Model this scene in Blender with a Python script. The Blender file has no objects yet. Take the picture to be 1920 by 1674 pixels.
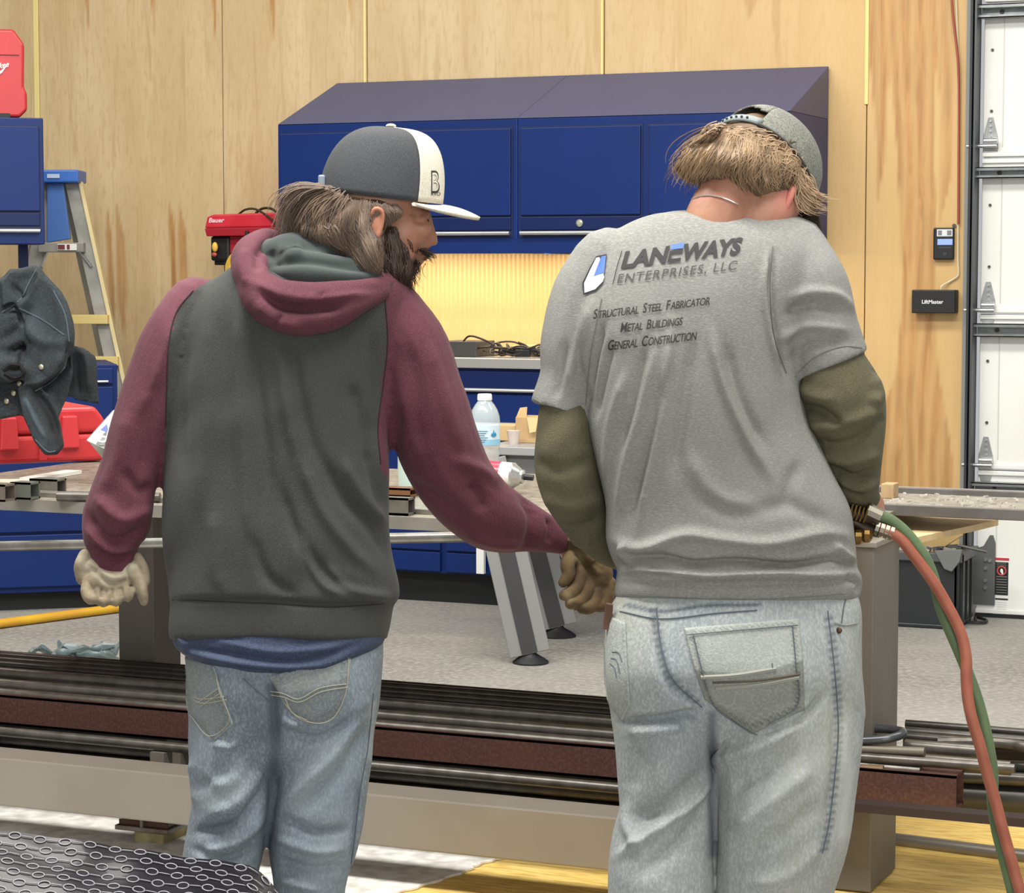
import bpy, bmesh, math, random
import numpy as np
from mathutils import Vector, Matrix
from mathutils.bvhtree import BVHTree
random.seed(7); np.random.seed(7)
S = bpy.context.scene
COL = S.collection
# ---------------------------------------------------------------- camera, light, exposure
FPX = 4400.0; CAMH = 1.42; YAW = math.radians(23.0); PITCH = math.atan(337.0 / FPX)
CP = Vector((0, 0, CAMH))
Fh = Vector((-math.sin(YAW), math.cos(YAW), 0)); RR = Vector((math.cos(YAW), math.sin(YAW), 0)); ZZ = Vector((0, 0, 1))
FF = Fh * math.cos(PITCH) - ZZ * math.sin(PITCH); UU = Fh * math.sin(PITCH) + ZZ * math.cos(PITCH)
cd = bpy.data.cameras.new('camera'); cam = bpy.data.objects.new('camera', cd); COL.objects.link(cam)
cd.sensor_width = 36; cd.lens = FPX / 1920 * 36; cd.clip_start = .1; cd.clip_end = 100
cam.matrix_world = Matrix((( RR.x, UU.x, -FF.x, CP.x), (RR.y, UU.y, -FF.y, CP.y), (RR.z, UU.z, -FF.z, CP.z), (0, 0, 0, 1)))
S.camera = cam
w = bpy.data.worlds.new('world'); S.world = w; w.use_nodes = True
w.node_tree.nodes['Background'].inputs[0].default_value = (.97, .98, 1.0, 1)
w.node_tree.nodes['Background'].inputs[1].default_value = 0.5
S.view_settings.view_transform = 'Standard'; S.view_settings.look = 'None'; S.view_settings.gamma = 1
S.view_settings.use_curve_mapping = False
S.view_settings.exposure = 0.0
def area(name, loc, aim, sx, sy, power, col):
    l = bpy.data.lights.new(name, 'AREA'); l.shape = 'RECTANGLE'; l.size = sx; l.size_y = sy; l.energy = power; l.color = col
    o = bpy.data.objects.new(name, l); COL.objects.link(o); o.location = loc
    o.rotation_euler = (Vector(aim) - Vector(loc)).to_track_quat('-Z', 'Y').to_euler(); return o
# shop strip lights under the roof and the open bay door behind the photographer
area('shop_light', (-4.5, 6.3, 4.6), (-4.5, 6.9, 0), 5.0, .8, 150, (1, .97, .90))
area('shop_light', (-.5, 6.3, 4.6), (-.6, 6.9, 0), 5.0, .8, 150, (1, .97, .90))
area('shop_light', (-2.2, 2.9, 4.6), (-2.2, 3.6, 0), 6.0, .9, 420, (1, .98, .94))
area('bay_door_daylight', (2.6, -3.5, 2.4), (-1.6, 6, .6), 4.5, 3.2, 230, (1, 1, 1))
# ---------------------------------------------------------------- pixel helpers (photo 1920x1674)
def ray(px, py): return FF + RR * ((px - 960) / FPX) + UU * ((837 - py) / FPX)
def atD(px, py, d): return CP + ray(px, py) * d
def atY(px, py, Y): r = ray(px, py); return CP + r * (Y / r.y)
def atZ(px, py, Z): r = ray(px, py); return CP + r * ((Z - CAMH) / r.z)
def xy(px, Y): return atY(px, 837, Y).x
def zy(px, py, Y): return atY(px, py, Y).z
aFF, aRR, aUU, aCP = [np.array(v) for v in (FF, RR, UU, CP)]
def proj(P):
    q = np.asarray(P) - aCP; d = q @ aFF
    return 960 + FPX * (q @ aRR) / d, 837 - FPX * (q @ aUU) / d, d
# ---------------------------------------------------------------- materials
def lin(h):
    if isinstance(h, str):
        h = h.lstrip('#'); c = [int(h[i:i+2], 16) / 255 for i in (0, 2, 4)]
        return tuple((x / 12.92 if x <= .04045 else ((x + .055) / 1.055) ** 2.4) for x in c) + (1,)
    return tuple(h) + (1,) if len(h) == 3 else tuple(h)
MATS = {}
def M(name, col, rough=.6, metal=0.0, col2=None, scale=6.0, var=None, fine=None, fscale=300., bump=0.0, bscale=150., stretch=(1, 1, 1),
      tint=None, coat=0.0, emit=0.0, spec=.5, sheen=0.0, alpha=1.0, trans=0.0, bdist=.002, contrast=(.35, .65)):
    if name in MATS: return MATS[name]
    m = bpy.data.materials.new(name); m.use_nodes = True; nt = m.node_tree; N = nt.nodes; L = nt.links
    b = N['Principled BSDF']; MATS[name] = m
    b.inputs['Roughness'].default_value = rough; b.inputs['Metallic'].default_value = metal
    b.inputs['Specular IOR Level'].default_value = spec
    b.inputs['Coat Weight'].default_value = coat; b.inputs['Sheen Weight'].default_value = sheen
    b.inputs['Alpha'].default_value = alpha; b.inputs['Transmission Weight'].default_value = trans
    c = lin(col); tc = N.new('ShaderNodeTexCoord'); mp = N.new('ShaderNodeMapping'); mp.inputs['Scale'].default_value = stretch
    L.new(tc.outputs['Object'], mp.inputs[0])
    out = None
    def mixc(a, bb, fac, mode='MIX'):
        x = N.new('ShaderNodeMix'); x.data_type = 'RGBA'; x.blend_type = mode
        for s, v in ((6, a), (7, bb)):
            if isinstance(v, tuple): x.inputs[s].default_value = v
            else: L.new(v, x.inputs[s])
        if isinstance(fac, (int, float)): x.inputs[0].default_value = fac
        else: L.new(fac, x.inputs[0])
        return x.outputs[2]
    def noise(sc, det=4, lo=.35, hi=.65):
        n = N.new('ShaderNodeTexNoise'); n.inputs['Scale'].default_value = sc; n.inputs['Detail'].default_value = det
        L.new(mp.outputs[0], n.inputs[0])
        r = N.new('ShaderNodeMapRange'); r.inputs[1].default_value = lo; r.inputs[2].default_value = hi; L.new(n.outputs[0], r.inputs[0])
        return r.outputs[0]
    out = c
    if col2: out = mixc(c, lin(col2), noise(scale, 5, *contrast))
    if fine: out = mixc(out, lin(fine), noise(fscale, 2, .42, .72))
    if tint:   # 'tint' attribute: -1 .. 0 .. 1 mixes in a dark / light tone: wear, marks and painted fold shade
        at = N.new('ShaderNodeAttribute'); at.attribute_name = 'tint'
        a1 = N.new('ShaderNodeMath'); a1.operation = 'MULTIPLY'; a1.inputs[1].default_value = -1; a1.use_clamp = True; L.new(at.outputs['Fac'], a1.inputs[0])
        a2 = N.new('ShaderNodeMath'); a2.operation = 'MULTIPLY'; a2.inputs[1].default_value = 1; a2.use_clamp = True; L.new(at.outputs['Fac'], a2.inputs[0])
        out = mixc(out, lin(tint[0]), a1.outputs[0]); out = mixc(out, lin(tint[1]), a2.outputs[0])
    if isinstance(out, tuple): b.inputs['Base Color'].default_value = out
    else: L.new(out, b.inputs['Base Color'])
    if emit:
        b.inputs['Emission Color'].default_value = c; b.inputs['Emission Strength'].default_value = emit
    if bump:
        n = N.new('ShaderNodeTexNoise'); n.inputs['Scale'].default_value = bscale; n.inputs['Detail'].default_value = 3; L.new(mp.outputs[0], n.inputs[0])
        bp = N.new('ShaderNodeBump'); bp.inputs['Strength'].default_value = bump; bp.inputs['Distance'].default_value = bdist
        L.new(n.outputs[0], bp.inputs['Height']); L.new(bp.outputs[0], b.inputs['Normal'])
    return m
# ---------------------------------------------------------------- objects
ORG = {}
def setp(o, label=None, cat=None, group=None, kind=None):
    if label: o['label'] = label
    if cat: o['category'] = cat
    if group: o['group'] = group
    if kind: o['kind'] = kind
    return o
def thing(name, label, cat, loc=(0, 0, 0), group=None, kind=None):
    o = bpy.data.objects.new(name, None); COL.objects.link(o); o.location = loc; o.empty_display_size = .1
    ORG[o.name] = Vector(loc); return setp(o, label, cat, group, kind)
def mkobj(name, me, mat, parent=None, origin=None):
    o = bpy.data.objects.new(name, me); COL.objects.link(o)
    if mat: me.materials.append(mat)
    if parent is not None:
        off = ORG[parent.name]; me.transform(Matrix.Translation(-off)); ORG[o.name] = off.copy(); o.parent = parent
    else:
        if origin is None:
            co = np.empty(len(me.vertices) * 3); me.vertices.foreach_get('co', co); co = co.reshape(-1, 3)
            origin = Vector(((co[:, 0].min() + co[:, 0].max()) / 2, (co[:, 1].min() + co[:, 1].max()) / 2, co[:, 2].min()))
        me.transform(Matrix.Translation(-Vector(origin))); o.location = origin; ORG[o.name] = Vector(origin)
    # keep child offsets cumulative: a child of a part sits in the same local space
    return o
def rotz(a): return Matrix.Rotation(a, 3, 'Z')
class MB:
    def __init__(s): s.v = []; s.f = []
    def add(s, vs, fs):
        k = len(s.v); s.v += [Vector(v) for v in vs]; s.f += [tuple(i + k for i in f) for f in fs]; return s
    def obox(s, c, sz, m=None, taper=1.0):
        c = Vector(c); hx, hy, hz = sz[0] / 2, sz[1] / 2, sz[2] / 2
        P = []
        for z, t in ((-hz, 1.0), (hz, taper)):
            for x, y in ((-hx, -hy), (hx, -hy), (hx, hy), (-hx, hy)):
                p = Vector((x * t, y * t, z)); P.append(c + (m @ p if m else p))
        return s.add(P, [(0, 3, 2, 1), (4, 5, 6, 7), (0, 1, 5, 4), (1, 2, 6, 5), (2, 3, 7, 6), (3, 0, 4, 7)])
    def box(s, x0, x1, y0, y1, z0, z1):
        return s.obox(((x0 + x1) / 2, (y0 + y1) / 2, (z0 + z1) / 2), (abs(x1 - x0), abs(y1 - y0), abs(z1 - z0)))
    def prism(s, pts, vec):
        n = len(pts); vec = Vector(vec); P = [Vector(p) for p in pts]
        return s.add(P + [p + vec for p in P], [tuple(range(n))[::-1], tuple(range(n, 2 * n))] + [(i, (i + 1) % n, n + (i + 1) % n, n + i) for i in range(n)])
    def tube(s, pts, r, n=10, cap=True, flat=1.0, ref=None):
        pts = [Vector(p) for p in pts]; k = len(pts); rs = r if isinstance(r, (list, tuple)) else [r] * k
        base = len(s.v); prev = None; V = []
        for i, p in enumerate(pts):
            t = (pts[min(i + 1, k - 1)] - pts[max(i - 1, 0)]).normalized()
            if prev is None:
                a = Vector(ref) if ref else (Vector((0, 0, 1)) if abs(t.z) < .9 else Vector((1, 0, 0)))
                prev = a
            b1 = (prev - t * prev.dot(t)).normalized(); b2 = t.cross(b1); prev = b1
            for j in range(n):
                a = 2 * math.pi * j / n; V.append(p + b1 * math.cos(a) * rs[i] + b2 * math.sin(a) * rs[i] * flat)
        F = [(i * n + j, i * n + (j + 1) % n, (i + 1) * n + (j + 1) % n, (i + 1) * n + j) for i in range(k - 1) for j in range(n)]
        if cap: F += [tuple(range(n))[::-1], tuple(range((k - 1) * n, k * n))]
        return s.add(V, F)
    def cyl(s, a, b, r, n=16, r2=None): return s.tube([a, b], [r, r if r2 is None else r2], n)
    def lathe(s, c, prof, n=20, m=None):
        c = Vector(c); V = []
        for r, z in prof:
            for j in range(n):
                p = Vector((r * math.cos(2 * math.pi * j / n), r * math.sin(2 * math.pi * j / n), z)); V.append(c + (m @ p if m else p))
        k = len(prof)
        F = [(i * n + j, i * n + (j + 1) % n, (i + 1) * n + (j + 1) % n, (i + 1) * n + j) for i in range(k - 1) for j in range(n)]
        F += [tuple(range(n))[::-1], tuple(range((k - 1) * n, k * n))]
        return s.add(V, F)
    def ell(s, c, r, m=None, nu=14, nv=8):
        c = Vector(c); V = []; F = []
        for i in range(nv + 1):
            th = math.pi * i / nv
            for j in range(nu):
                ph = 2 * math.pi * j / nu
                p = Vector((r[0] * math.sin(th) * math.cos(ph), r[1] * math.sin(th) * math.sin(ph), r[2] * math.cos(th))); V.append(c + (m @ p if m else p))
        F = [(i * nu + j, (i + 1) * nu + j, (i + 1) * nu + (j + 1) % nu, i * nu + (j + 1) % nu) for i in range(nv) for j in range(nu)]
        return s.add(V, F)
    def build(s, name, mat, parent=None, smooth=False, bevel=0, segs=2, label=None, cat=None, group=None, kind=None, origin=None, recalc=True, sharp=.7):
        me = bpy.data.meshes.new(name); me.from_pydata(s.v, [], s.f)
        if recalc:
            bm = bmesh.new(); bm.from_mesh(me); bmesh.ops.recalc_face_normals(bm, faces=bm.faces); bm.to_mesh(me); bm.free()
        me.update()
        if smooth: me.shade_smooth(); me.set_sharp_from_angle(angle=sharp)
        o = mkobj(name, me, mat, parent, origin)
        if bevel:
            b = o.modifiers.new('bevel', 'BEVEL'); b.width = bevel; b.segments = segs; b.limit_method = 'ANGLE'; b.harden_normals = False
        return setp(o, label, cat, group, kind)
def tube1(name, pts, r, mat, parent=None, n=10, **k): return MB().tube(pts, r, n).build(name, mat, parent, smooth=True, **k)
def arc(pts, n=6):   # Catmull-Rom through points
    P = [np.array(p, float) for p in pts]; P = [2 * P[0] - P[1]] + P + [2 * P[-1] - P[-2]]; out = []
    for i in range(1, len(P) - 2):
        for k in range(n):
            t = k / n; a, b, c, d = P[i-1], P[i], P[i+1], P[i+2]
            out.append(.5 * ((2*b) + (-a+c)*t + (2*a-5*b+4*c-d)*t*t + (-a+3*b-3*c+d)*t**3))
    out.append(P[-2]); return out
def text_obj(body, name, mat, mapper, parent=None, shear=0, bold=0.0, align='LEFT', spacing=1.0, sub=None, label=None):
    """flat lettering: outline in unit letters, every point placed by mapper(x, y)"""
    cu = bpy.data.curves.new('lettering', 'FONT'); cu.body = body; cu.size = 1; cu.shear = shear; cu.offset = bold; cu.align_x = align; cu.space_character = spacing
    cu.resolution_u = 4
    t = bpy.data.objects.new('lettering', cu); COL.objects.link(t); dg = bpy.context.evaluated_depsgraph_get()
    me = bpy.data.meshes.new_from_object(t.evaluated_get(dg)); bpy.data.objects.remove(t); bpy.data.curves.remove(cu)
    bm = bmesh.new(); bm.from_mesh(me)
    if sub:
        for _ in range(2):
            es = [e for e in bm.edges if e.calc_length() > sub]
            if es: bmesh.ops.subdivide_edges(bm, edges=es, cuts=1); bmesh.ops.triangulate(bm, faces=bm.faces)
    w_ = max((v.co.x for v in bm.verts), default=1); w0 = min((v.co.x for v in bm.verts), default=0)
    for v in bm.verts: v.co = mapper(v.co.x, v.co.y, w0, w_)
    bm.to_mesh(me); bm.free(); me.materials.clear()
    return setp(mkobj(name, me, mat, parent), label)
# ---------------------------------------------------------------- the room
YW = 9.5
steel_g = M('galvanised_steel', '#9b9d9d', .38, .75, col2='#b6b8b8', scale=14)
dark_steel = M('dark_steel', '#4a4846', .55, .4, col2='#5a5754', scale=9)
blueP = M('blue_paint', '#09255f', .42, .0, col2='#0a2866', scale=3, coat=.0, spec=.3)
blueD = M('blue_paint_deep', '#071d4e', .45, .0, coat=.0, spec=.3)
black = M('black_plastic', '#17181a', .5)
white = M('white_paint', '#e9e9e4', .5, col2='#dddcd6', scale=3)
brushed = M('brushed_aluminium', '#c9cacb', .3, .85)
floorM = M('concrete', '#8f8d88', .8, col2='#7c7a76', scale=2.2, fine='#a19e97', fscale=45, bump=.25, bscale=60)
fl = MB().box(-16, 9, -6, YW + .4, -.2, 0).build('floor', floorM, kind='structure')
ceil_m = M('ceiling_liner', '#d8d6cf', .8)
MB().box(-16, 9, -1, YW + .4, 5.0, 5.1).build('ceiling', ceil_m, kind='structure')
# plywood wall: four-by sheets, each one a panel with its own heartwood streaks
def ply_material():
    m = bpy.data.materials.new('birch_plywood'); m.use_nodes = True; nt = m.node_tree; N = nt.nodes; L = nt.links; b = N['Principled BSDF']
    b.inputs['Roughness'].default_value = .5
    tc = N.new('ShaderNodeTexCoord')
    def mapped(s):
        mp = N.new('ShaderNodeMapping'); mp.inputs['Scale'].default_value = s; L.new(tc.outputs['Object'], mp.inputs[0]); return mp.outputs[0]
    def noise(vec, sc, det, lo, hi, dist=0):
        n = N.new('ShaderNodeTexNoise'); n.inputs['Scale'].default_value = sc; n.inputs['Detail'].default_value = det; n.inputs['Distortion'].default_value = dist
        L.new(vec, n.inputs[0]); r = N.new('ShaderNodeMapRange'); r.inputs[1].default_value = lo; r.inputs[2].default_value = hi; L.new(n.outputs[0], r.inputs[0]); return r.outputs[0]
    def mix(a, c, f):
        x = N.new('ShaderNodeMix'); x.data_type = 'RGBA'
        for s, v in ((6, a), (7, c)):
            if isinstance(v, tuple): x.inputs[s].default_value = v
            else: L.new(v, x.inputs[s])
        L.new(f, x.inputs[0]); return x.outputs[2]
    c = mix(lin('#c6ad82'), lin('#d2bc94'), noise(mapped((3, 3, .5)), 1.6, 3, .35, .65, .6))
    c = mix(c, lin('#b89c70'), noise(mapped((9, 9, .7)), 3, 6, .52, .8, 1.0))
    c = mix(c, lin('#bda176'), noise(mapped((1, 1, .25)), 60, 3, .5, .8))
    at = N.new('ShaderNodeAttribute'); at.attribute_name = 'stain'
    g = noise(mapped((2.2, 2.2, .22)), 9, 6, .34, .66, 2.2)
    st = mix(lin('#bd8a52'), lin('#9a6936'), g)
    at2 = N.new('ShaderNodeAttribute'); at2.attribute_name = 'warm'; c = mix(c, lin('#cfa96c'), at2.outputs['Fac'])
    c2 = mix(c, st, at.outputs['Fac'])
    L.new(c2, b.inputs['Base Color'])
    return m
plyM = ply_material()
wallroot = thing('wall_back', None, None, (0, YW, 0), kind='structure')
MB().box(-16, xy(1803, YW), YW + .02, YW + .12, 0, 5.0).build('wall_frame', M('stud_wall', '#b89a6a', .8), wallroot)
# heartwood shapes, in photo pixels where they stand: (centreline, halfwidths, strength)
def dist_band(U, V, line, hw, soft=3):
    line = np.array(line, float); v = line[:, 1]; u = np.interp(V, v, line[:, 0]); h = np.interp(V, v, hw)
    h = np.where((V < v[0]) | (V > v[-1]), -50, h)
    return np.clip((h - np.abs(U - u)) / soft + .5, 0, 1) * np.clip((h + 2) / 3, 0, 1)
STR = [([(160, -60), (163, 0), (166, 55)], [4, 3, 0], .9), ([(284, -60), (286, 0), (289, 66)], [4, 3, 0], .9), ([(399, -60), (401, 0), (404, 78)], [6, 4, 0], .9),
       ([(508, -60), (511, 0), (514, 76)], [6, 4.5, 0], .9), ([(656, -60), (657, 0), (660, 60)], [5, 3, 0], .7),
       ([(200, 378), (204, 440), (210, 560), (214, 660)], [0, 5, 5, 0], .75), ([(218, 384), (226, 450), (229, 560), (233, 640)], [1, 9, 9, 0], .6),
       ([(318, 378), (322, 420), (328, 560), (333, 680)], [0, 5, 5, 1], .85), ([(336, 382), (342, 440), (345, 540), (350, 640)], [0, 8, 8, 2], .7),
       ([(1405, -60), (1408, 0), (1404, 40)], [16, 12, 0], .45), ([(1460, -60), (1455, 40), (1462, 130)], [10, 7, 5], .3),
       ([(1648, -60), (1650, 60), (1650, 200), (1652, 300), (1646, 380)], [26, 24, 12, 6, 0], .8),
       ([(1700, -60), (1702, 60), (1712, 140), (1716, 280), (1722, 420), (1722, 560), (1720, 700), (1712, 780), (1706, 860), (1702, 1000)],
        [60, 60, 42, 34, 34, 30, 40, 62, 80, 88], .75),
       ([(1772, -60), (1768, 60), (1776, 200), (1772, 330), (1762, 420)], [16, 22, 12, 12, 0], .65)]
seams = [-700, -320, -40, 84, 424, 692, 1131, 1618, 1803]
xs = [xy(p, YW) for p in seams]
ztop = 4.98
for i in range(len(xs) - 1):
    x0, x1 = xs[i] + .0025, xs[i + 1] - .0025
    nx = max(6, int((x1 - x0) / (.012 if i > 1 else .1))); nz = int(3.0 / (.014 if i > 1 else .1))
    gx = np.linspace(x0, x1, nx + 1); gz = np.append(np.linspace(0, 3.0, nz + 1), ztop)
    X, Z = np.meshgrid(gx, gz); n = X.size
    P = np.stack([X.ravel(), np.full(n, YW), Z.ravel()], 1)
    U, V, _ = proj(P); st = np.zeros(n)
    for ln, hw, k in STR: st = np.maximum(st, dist_band(U, V, ln, hw) * k)
    if i == len(xs) - 2: st *= np.clip(.8 + .3 * np.sin(P[:, 0] * 120 + 2.2 * np.sin(P[:, 2] * 2.6) + 1.0 * np.sin(P[:, 2] * 6 + P[:, 0] * 30)), 0, 1)
    warm = np.clip((U - 900) / 800, 0, 1) * .75
    vs = [tuple(p) for p in P]; m_ = len(gz); f = []
    for a in range(m_ - 1):
        for b_ in range(nx): k = a * (nx + 1) + b_; f.append((k, k + 1, k + nx + 2, k + nx + 1))
    # thickness rim
    k0 = len(vs); cr = [0, nx, n - 1, n - 1 - nx]; vs += [(vs[c][0], YW + .018, vs[c][2]) for c in cr]
    f += [(cr[1], cr[0], k0, k0 + 1), (cr[2], cr[1], k0 + 1, k0 + 2), (cr[3], cr[2], k0 + 2, k0 + 3), (cr[0], cr[3], k0 + 3, k0)]
    me = bpy.data.meshes.new('plywood_panel'); me.from_pydata(vs, [], f); me.update()
    for nm, arr in (('stain', st), ('warm', warm)):
        at = me.attributes.new(nm, 'FLOAT', 'POINT'); at.data.foreach_set('value', np.append(arr, [0] * 4).astype(np.float32))
    mkobj('plywood_panel', me, plyM, wallroot)
for px, z0, wd in ((84, 1.55, .028), (692, .9, .012), (1131, .9, .012), (1621, None, .016)):
    x = xy(px - 4, YW); z0 = z0 or zy(1618, 196, YW)
    MB().box(x - wd / 2, x + wd / 2, YW - .006, YW, z0, 3.6).build('seam_strip', M('pale_yellow_filler', '#e6d58e', .6), wallroot, bevel=.002)
# left side wall and right stretch are out of frame; garage door
xj = xy(1803, YW)
MB().box(-16, -15.9, -6, YW, 0, 5).build('wall_left', M('wall_side_ply', '#cdb083', .7), kind='structure')
jm = MB().box(xj, xj + .03, YW - .02, YW + .1, 0, 3.6)
jm.build('trim_1', M('jamb_grey', '#8f9290', .6), kind='structure')
# vertical door track: dark angle and rail
x0d0 = xy(1834, YW - .03)
tr = thing('door_track', 'dark vertical steel rail track between plywood wall and white garage door', 'track', (xj + .08, YW, 0))
MB().box(xj + .034, xj + .044, YW - .11, YW, 0, 3.6).build('angle_flange', M('track_dark', '#3a3c3e', .5, .5), tr)
MB().box(xj + .045, x0d0 - .012, YW - .045, YW - .03, 0, 3.6).box(x0d0 - .02, x0d0 - .012, YW - .12, YW - .03, 0, 3.6).build('rail_channel', M('track_mid', '#56595b', .45, .6), tr)
x0d = xy(1834, YW - .03); x1d = 3.6; yd = YW - .03
door = thing('door_1', None, None, (x0d, yd, 0), kind='structure')
jz = [zy(1850, y, yd) for y in (1158, 880, 588, 296, 6)]; jz[0] = 0.012; jz += [2 * jz[4] - jz[3]]
dwhite = M('door_white', '#e6e6e2', .45, col2='#dcdcd7', scale=1.5)
for i in range(5):
    z0, z1 = jz[i] + .004, jz[i + 1] - .004
    MB().box(x0d, x1d, yd, yd + .045, z0, z1).build('door_section', dwhite, door, bevel=.004)
    MB().box(x0d + .078, x0d + .082, yd - .003, yd, z0 + .04, z1 - .04).build('stile_edge', M('door_edge', '#c9c9c5', .5), door)
    MB().box(x0d, x1d, yd - .012, yd, z1 - .018, z1).box(x0d, x1d, yd - .012, yd, z0, z0 + .018).build('section_lip', dwhite, door, bevel=.003)
    # screws up the stile
    sc = MB()
    for k in range(2): sc.cyl((x0d + .034, yd - .006, z0 + (z1 - z0) * (.3 + .4 * k)), (x0d + .034, yd, z0 + (z1 - z0) * (.3 + .4 * k)), .006, 8)
    sc.build('screw', dark_steel, door)
galv2 = M('strut_galvanised', '#8b8e8e', .35, .8, col2='#9fa2a2', scale=20)
for y0, y1 in ((10, 36), (314, 335), (606, 631), (903, 921)):
    za, zb = zy(1860, y1, yd), zy(1860, y0, yd)
    s = MB().box(x0d - .01, x1d, yd - .004, yd, za, zb)
    s.box(x0d - .02, x1d, yd - .055, yd, zb - .004, zb).box(x0d - .02, x1d, yd - .055, yd, za, za + .004)
    s.box(x0d - .02, x1d, yd - .055, yd - .05, zb - .014, zb).box(x0d - .02, x1d, yd - .055, yd - .05, za, za + .012)
    st_ = s.build('reinforcing_strut', galv2, door)
    MB().cyl((x0d + .07, yd - .008, (za + zb) / 2), (x0d + .07, yd, (za + zb) / 2), .01, 8).build('bolt', dark_steel, st_)
for y in (265, 572, 862):
    z = zy(1848, y, yd); xc = x0d + .032
    h = MB().prism([(xc - .030, yd - .006, z - .03), (xc + .032, yd - .006, z - .03), (xc + .028, yd - .006, z + .02), (xc + .009, yd - .006, z + .095), (xc - .009, yd - .006, z + .095), (xc - .028, yd - .006, z + .02)], (0, .006, 0))
    h.prism([(xc - .030, yd - .005, z - .035), (xc + .030, yd - .005, z - .035), (xc + .02, yd - .005, z - .085), (xc - .02, yd - .005, z - .085)][::-1], (0, .005, 0))
    ho = h.build('hinge', steel_g, door, bevel=.001)
    MB().cyl((xc - .09, yd - .03, z - .02), (xc + .03, yd - .03, z - .02), .008, 12).cyl((xc - .02, yd - .028, z), (xc + .032, yd - .028, z), .012, 12).build('roller_stem', brushed, ho, smooth=True)
    b = MB()
    for q in range(4): b.cyl((xc, yd - .012, z + .02 + q * .02), (xc, yd - .004, z + .02 + q * .02), .005, 8)
    b.build('hinge_bolt', brushed, ho)
# bottom bracket
xb = x0d + .01
P = [(xb - .02, 0.05), (xb + .068, .05), (xb + .068, .30), (xb + .058, .335), (xb + .045, .335), (xb + .02, .29), (xb - .02, .275)]
br = MB().prism([(x, yd - .01, z) for x, z in P], (0, .008, 0)).build('bottom_bracket', M('bracket_grey', '#6b6e6d', .5, .5), door)
b = MB()
for xx, zz in ((.03, .235), (.047, .232), (.03, .20), (.03, .15), (.03, .12)): b.cyl((xb + xx, yd - .018, zz), (xb + xx, yd - .008, zz), .007, 8)
b.build('bracket_bolt', brushed, br)
MB().box(x0d, x1d, yd - .012, yd + .05, -.0, .014).build('bottom_seal', black, door)
# warning sticker on the door
def sy(px0, py0, px1, py1, Y, th=.002):
    a = atY(px0, py0, Y); b = atY(px1, py1, Y); return (a.x, b.x, Y - th, Y, b.z, a.z)
stk = MB().box(*sy(1864, 1045, 1892, 1155, yd)).build('warning_sticker', M('sticker_white', '#e8e8e4', .5), door, label='tall white and black safety sticker with a red strip')
MB().box(*sy(1864, 1045, 1892, 1051, yd - .002)).build('red_strip', M('sticker_red', '#b5333a', .5), stk)
MB().box(*sy(1866, 1053, 1890, 1116, yd - .002)).build('black_field', black, stk)
MB().box(*sy(1866, 1121, 1890, 1125, yd - .002)).build('black_bar', black, stk)
t = MB(); grey_l = M('sticker_grey', '#8d8d8a', .6)
for r in range(9):
    if 62 + 7 * r < 80: continue
    t.box(*sy(1868, 1016 + 6.6 * r + 0, 1888, 1018 + 6.6 * r, yd - .004, .001)) if 1016 + 6.6 * r > 1076 else None
for r in range(7): t.box(*sy(1868, 1080 + 5 * r, 1888, 1082 + 5 * r, yd - .004, .001))
for r in range(6): t.box(*sy(1868, 1129 + 4 * r, 1888, 1130.3 + 4 * r, yd - .002, .001))
for r in range(3): t.box(*sy(1869, 1055 + 3.4 * r, 1887, 1056.5 + 3.4 * r, yd - .004, .001))
t.build('printed_line', grey_l, stk)
c = atY(1878, 1070, yd - .005); rg = MB()
rg.tube([(c.x + .017 * math.cos(a), c.y, c.z + .017 * math.sin(a)) for a in np.linspace(0, 2 * math.pi, 25)], .0028, 6)
rg.build('red_ring', M('ring_red', '#c8504c', .5), stk, smooth=True)
MB().ell((c.x, c.y, c.z), (.006, .001, .009)).ell((c.x + .003, c.y, c.z - .008), (.004, .001, .007)).build('hand_mark', white, stk)
# --- keypad and black control box on the plywood
kp = thing('door_keypad', 'small black wall keypad with lit blue screen above the black box', 'keypad', tuple(atY(1771, 487, YW)))
MB().box(*sy(1753, 427, 1790, 487, YW, .03)).build('keypad_body', black, kp, bevel=.006)
MB().box(*sy(1757, 430, 1786, 443, YW - .03)).build('paper_label', M('label_white', '#d5d8da', .5), kp)
MB().box(*sy(1759, 432, 1766, 441, YW - .032, .001)).box(*sy(1776, 432, 1784, 441, YW - .032, .001)).build('label_print', M('label_grey', '#777a80', .6), kp)
MB().box(*sy(1758, 448, 1786, 459, YW - .03)).build('screen', M('lcd_blue', '#7d93e0', .3, emit=.75), kp)
MB().box(*sy(1760, 463, 1784, 466, YW - .03)).box(*sy(1768, 473, 1775, 479, YW - .03)).build('key_button', M('key_grey', '#34363a', .5), kp)
MB().cyl(atY(1789, 423, YW - .01), atY(1789, 423, YW), .008, 10).build('wall_screw', dark_steel, wallroot)
bx = thing('control_box', 'black rectangular door opener control box with white lettering', 'control box', tuple(atY(1757, 587, YW)))
MB().box(*sy(1717, 543, 1797, 587, YW, .07)).build('housing', black, bx, bevel=.004)
a0 = atY(1728, 569, YW - .0715)
sc_ = (xy(1768, YW) - xy(1728, YW))
text_obj('LiftMaster', 'lettering', M('print_white', '#dfe2e6', .5), lambda x, y, w0, w1: Vector((a0.x + x / w1 * sc_, a0.y, a0.z + y * sc_ / w1)), bx, bold=.02)
tube1('sensor_wire', arc([atY(1764, 543, YW - .03), atY(1766, 536, YW - .03), atY(1780, 528, YW - .01), atY(1794, 519, YW - .01), atY(1797, 510, YW - .01), atY(1796, 470, YW - .01), atY(1797, 300, YW - .01), atY(1796, 100, YW - .01), atY(1790, -60, YW - .01)], 5), .004, M('wire_cream', '#dccfae', .5), bx, n=6)
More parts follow.
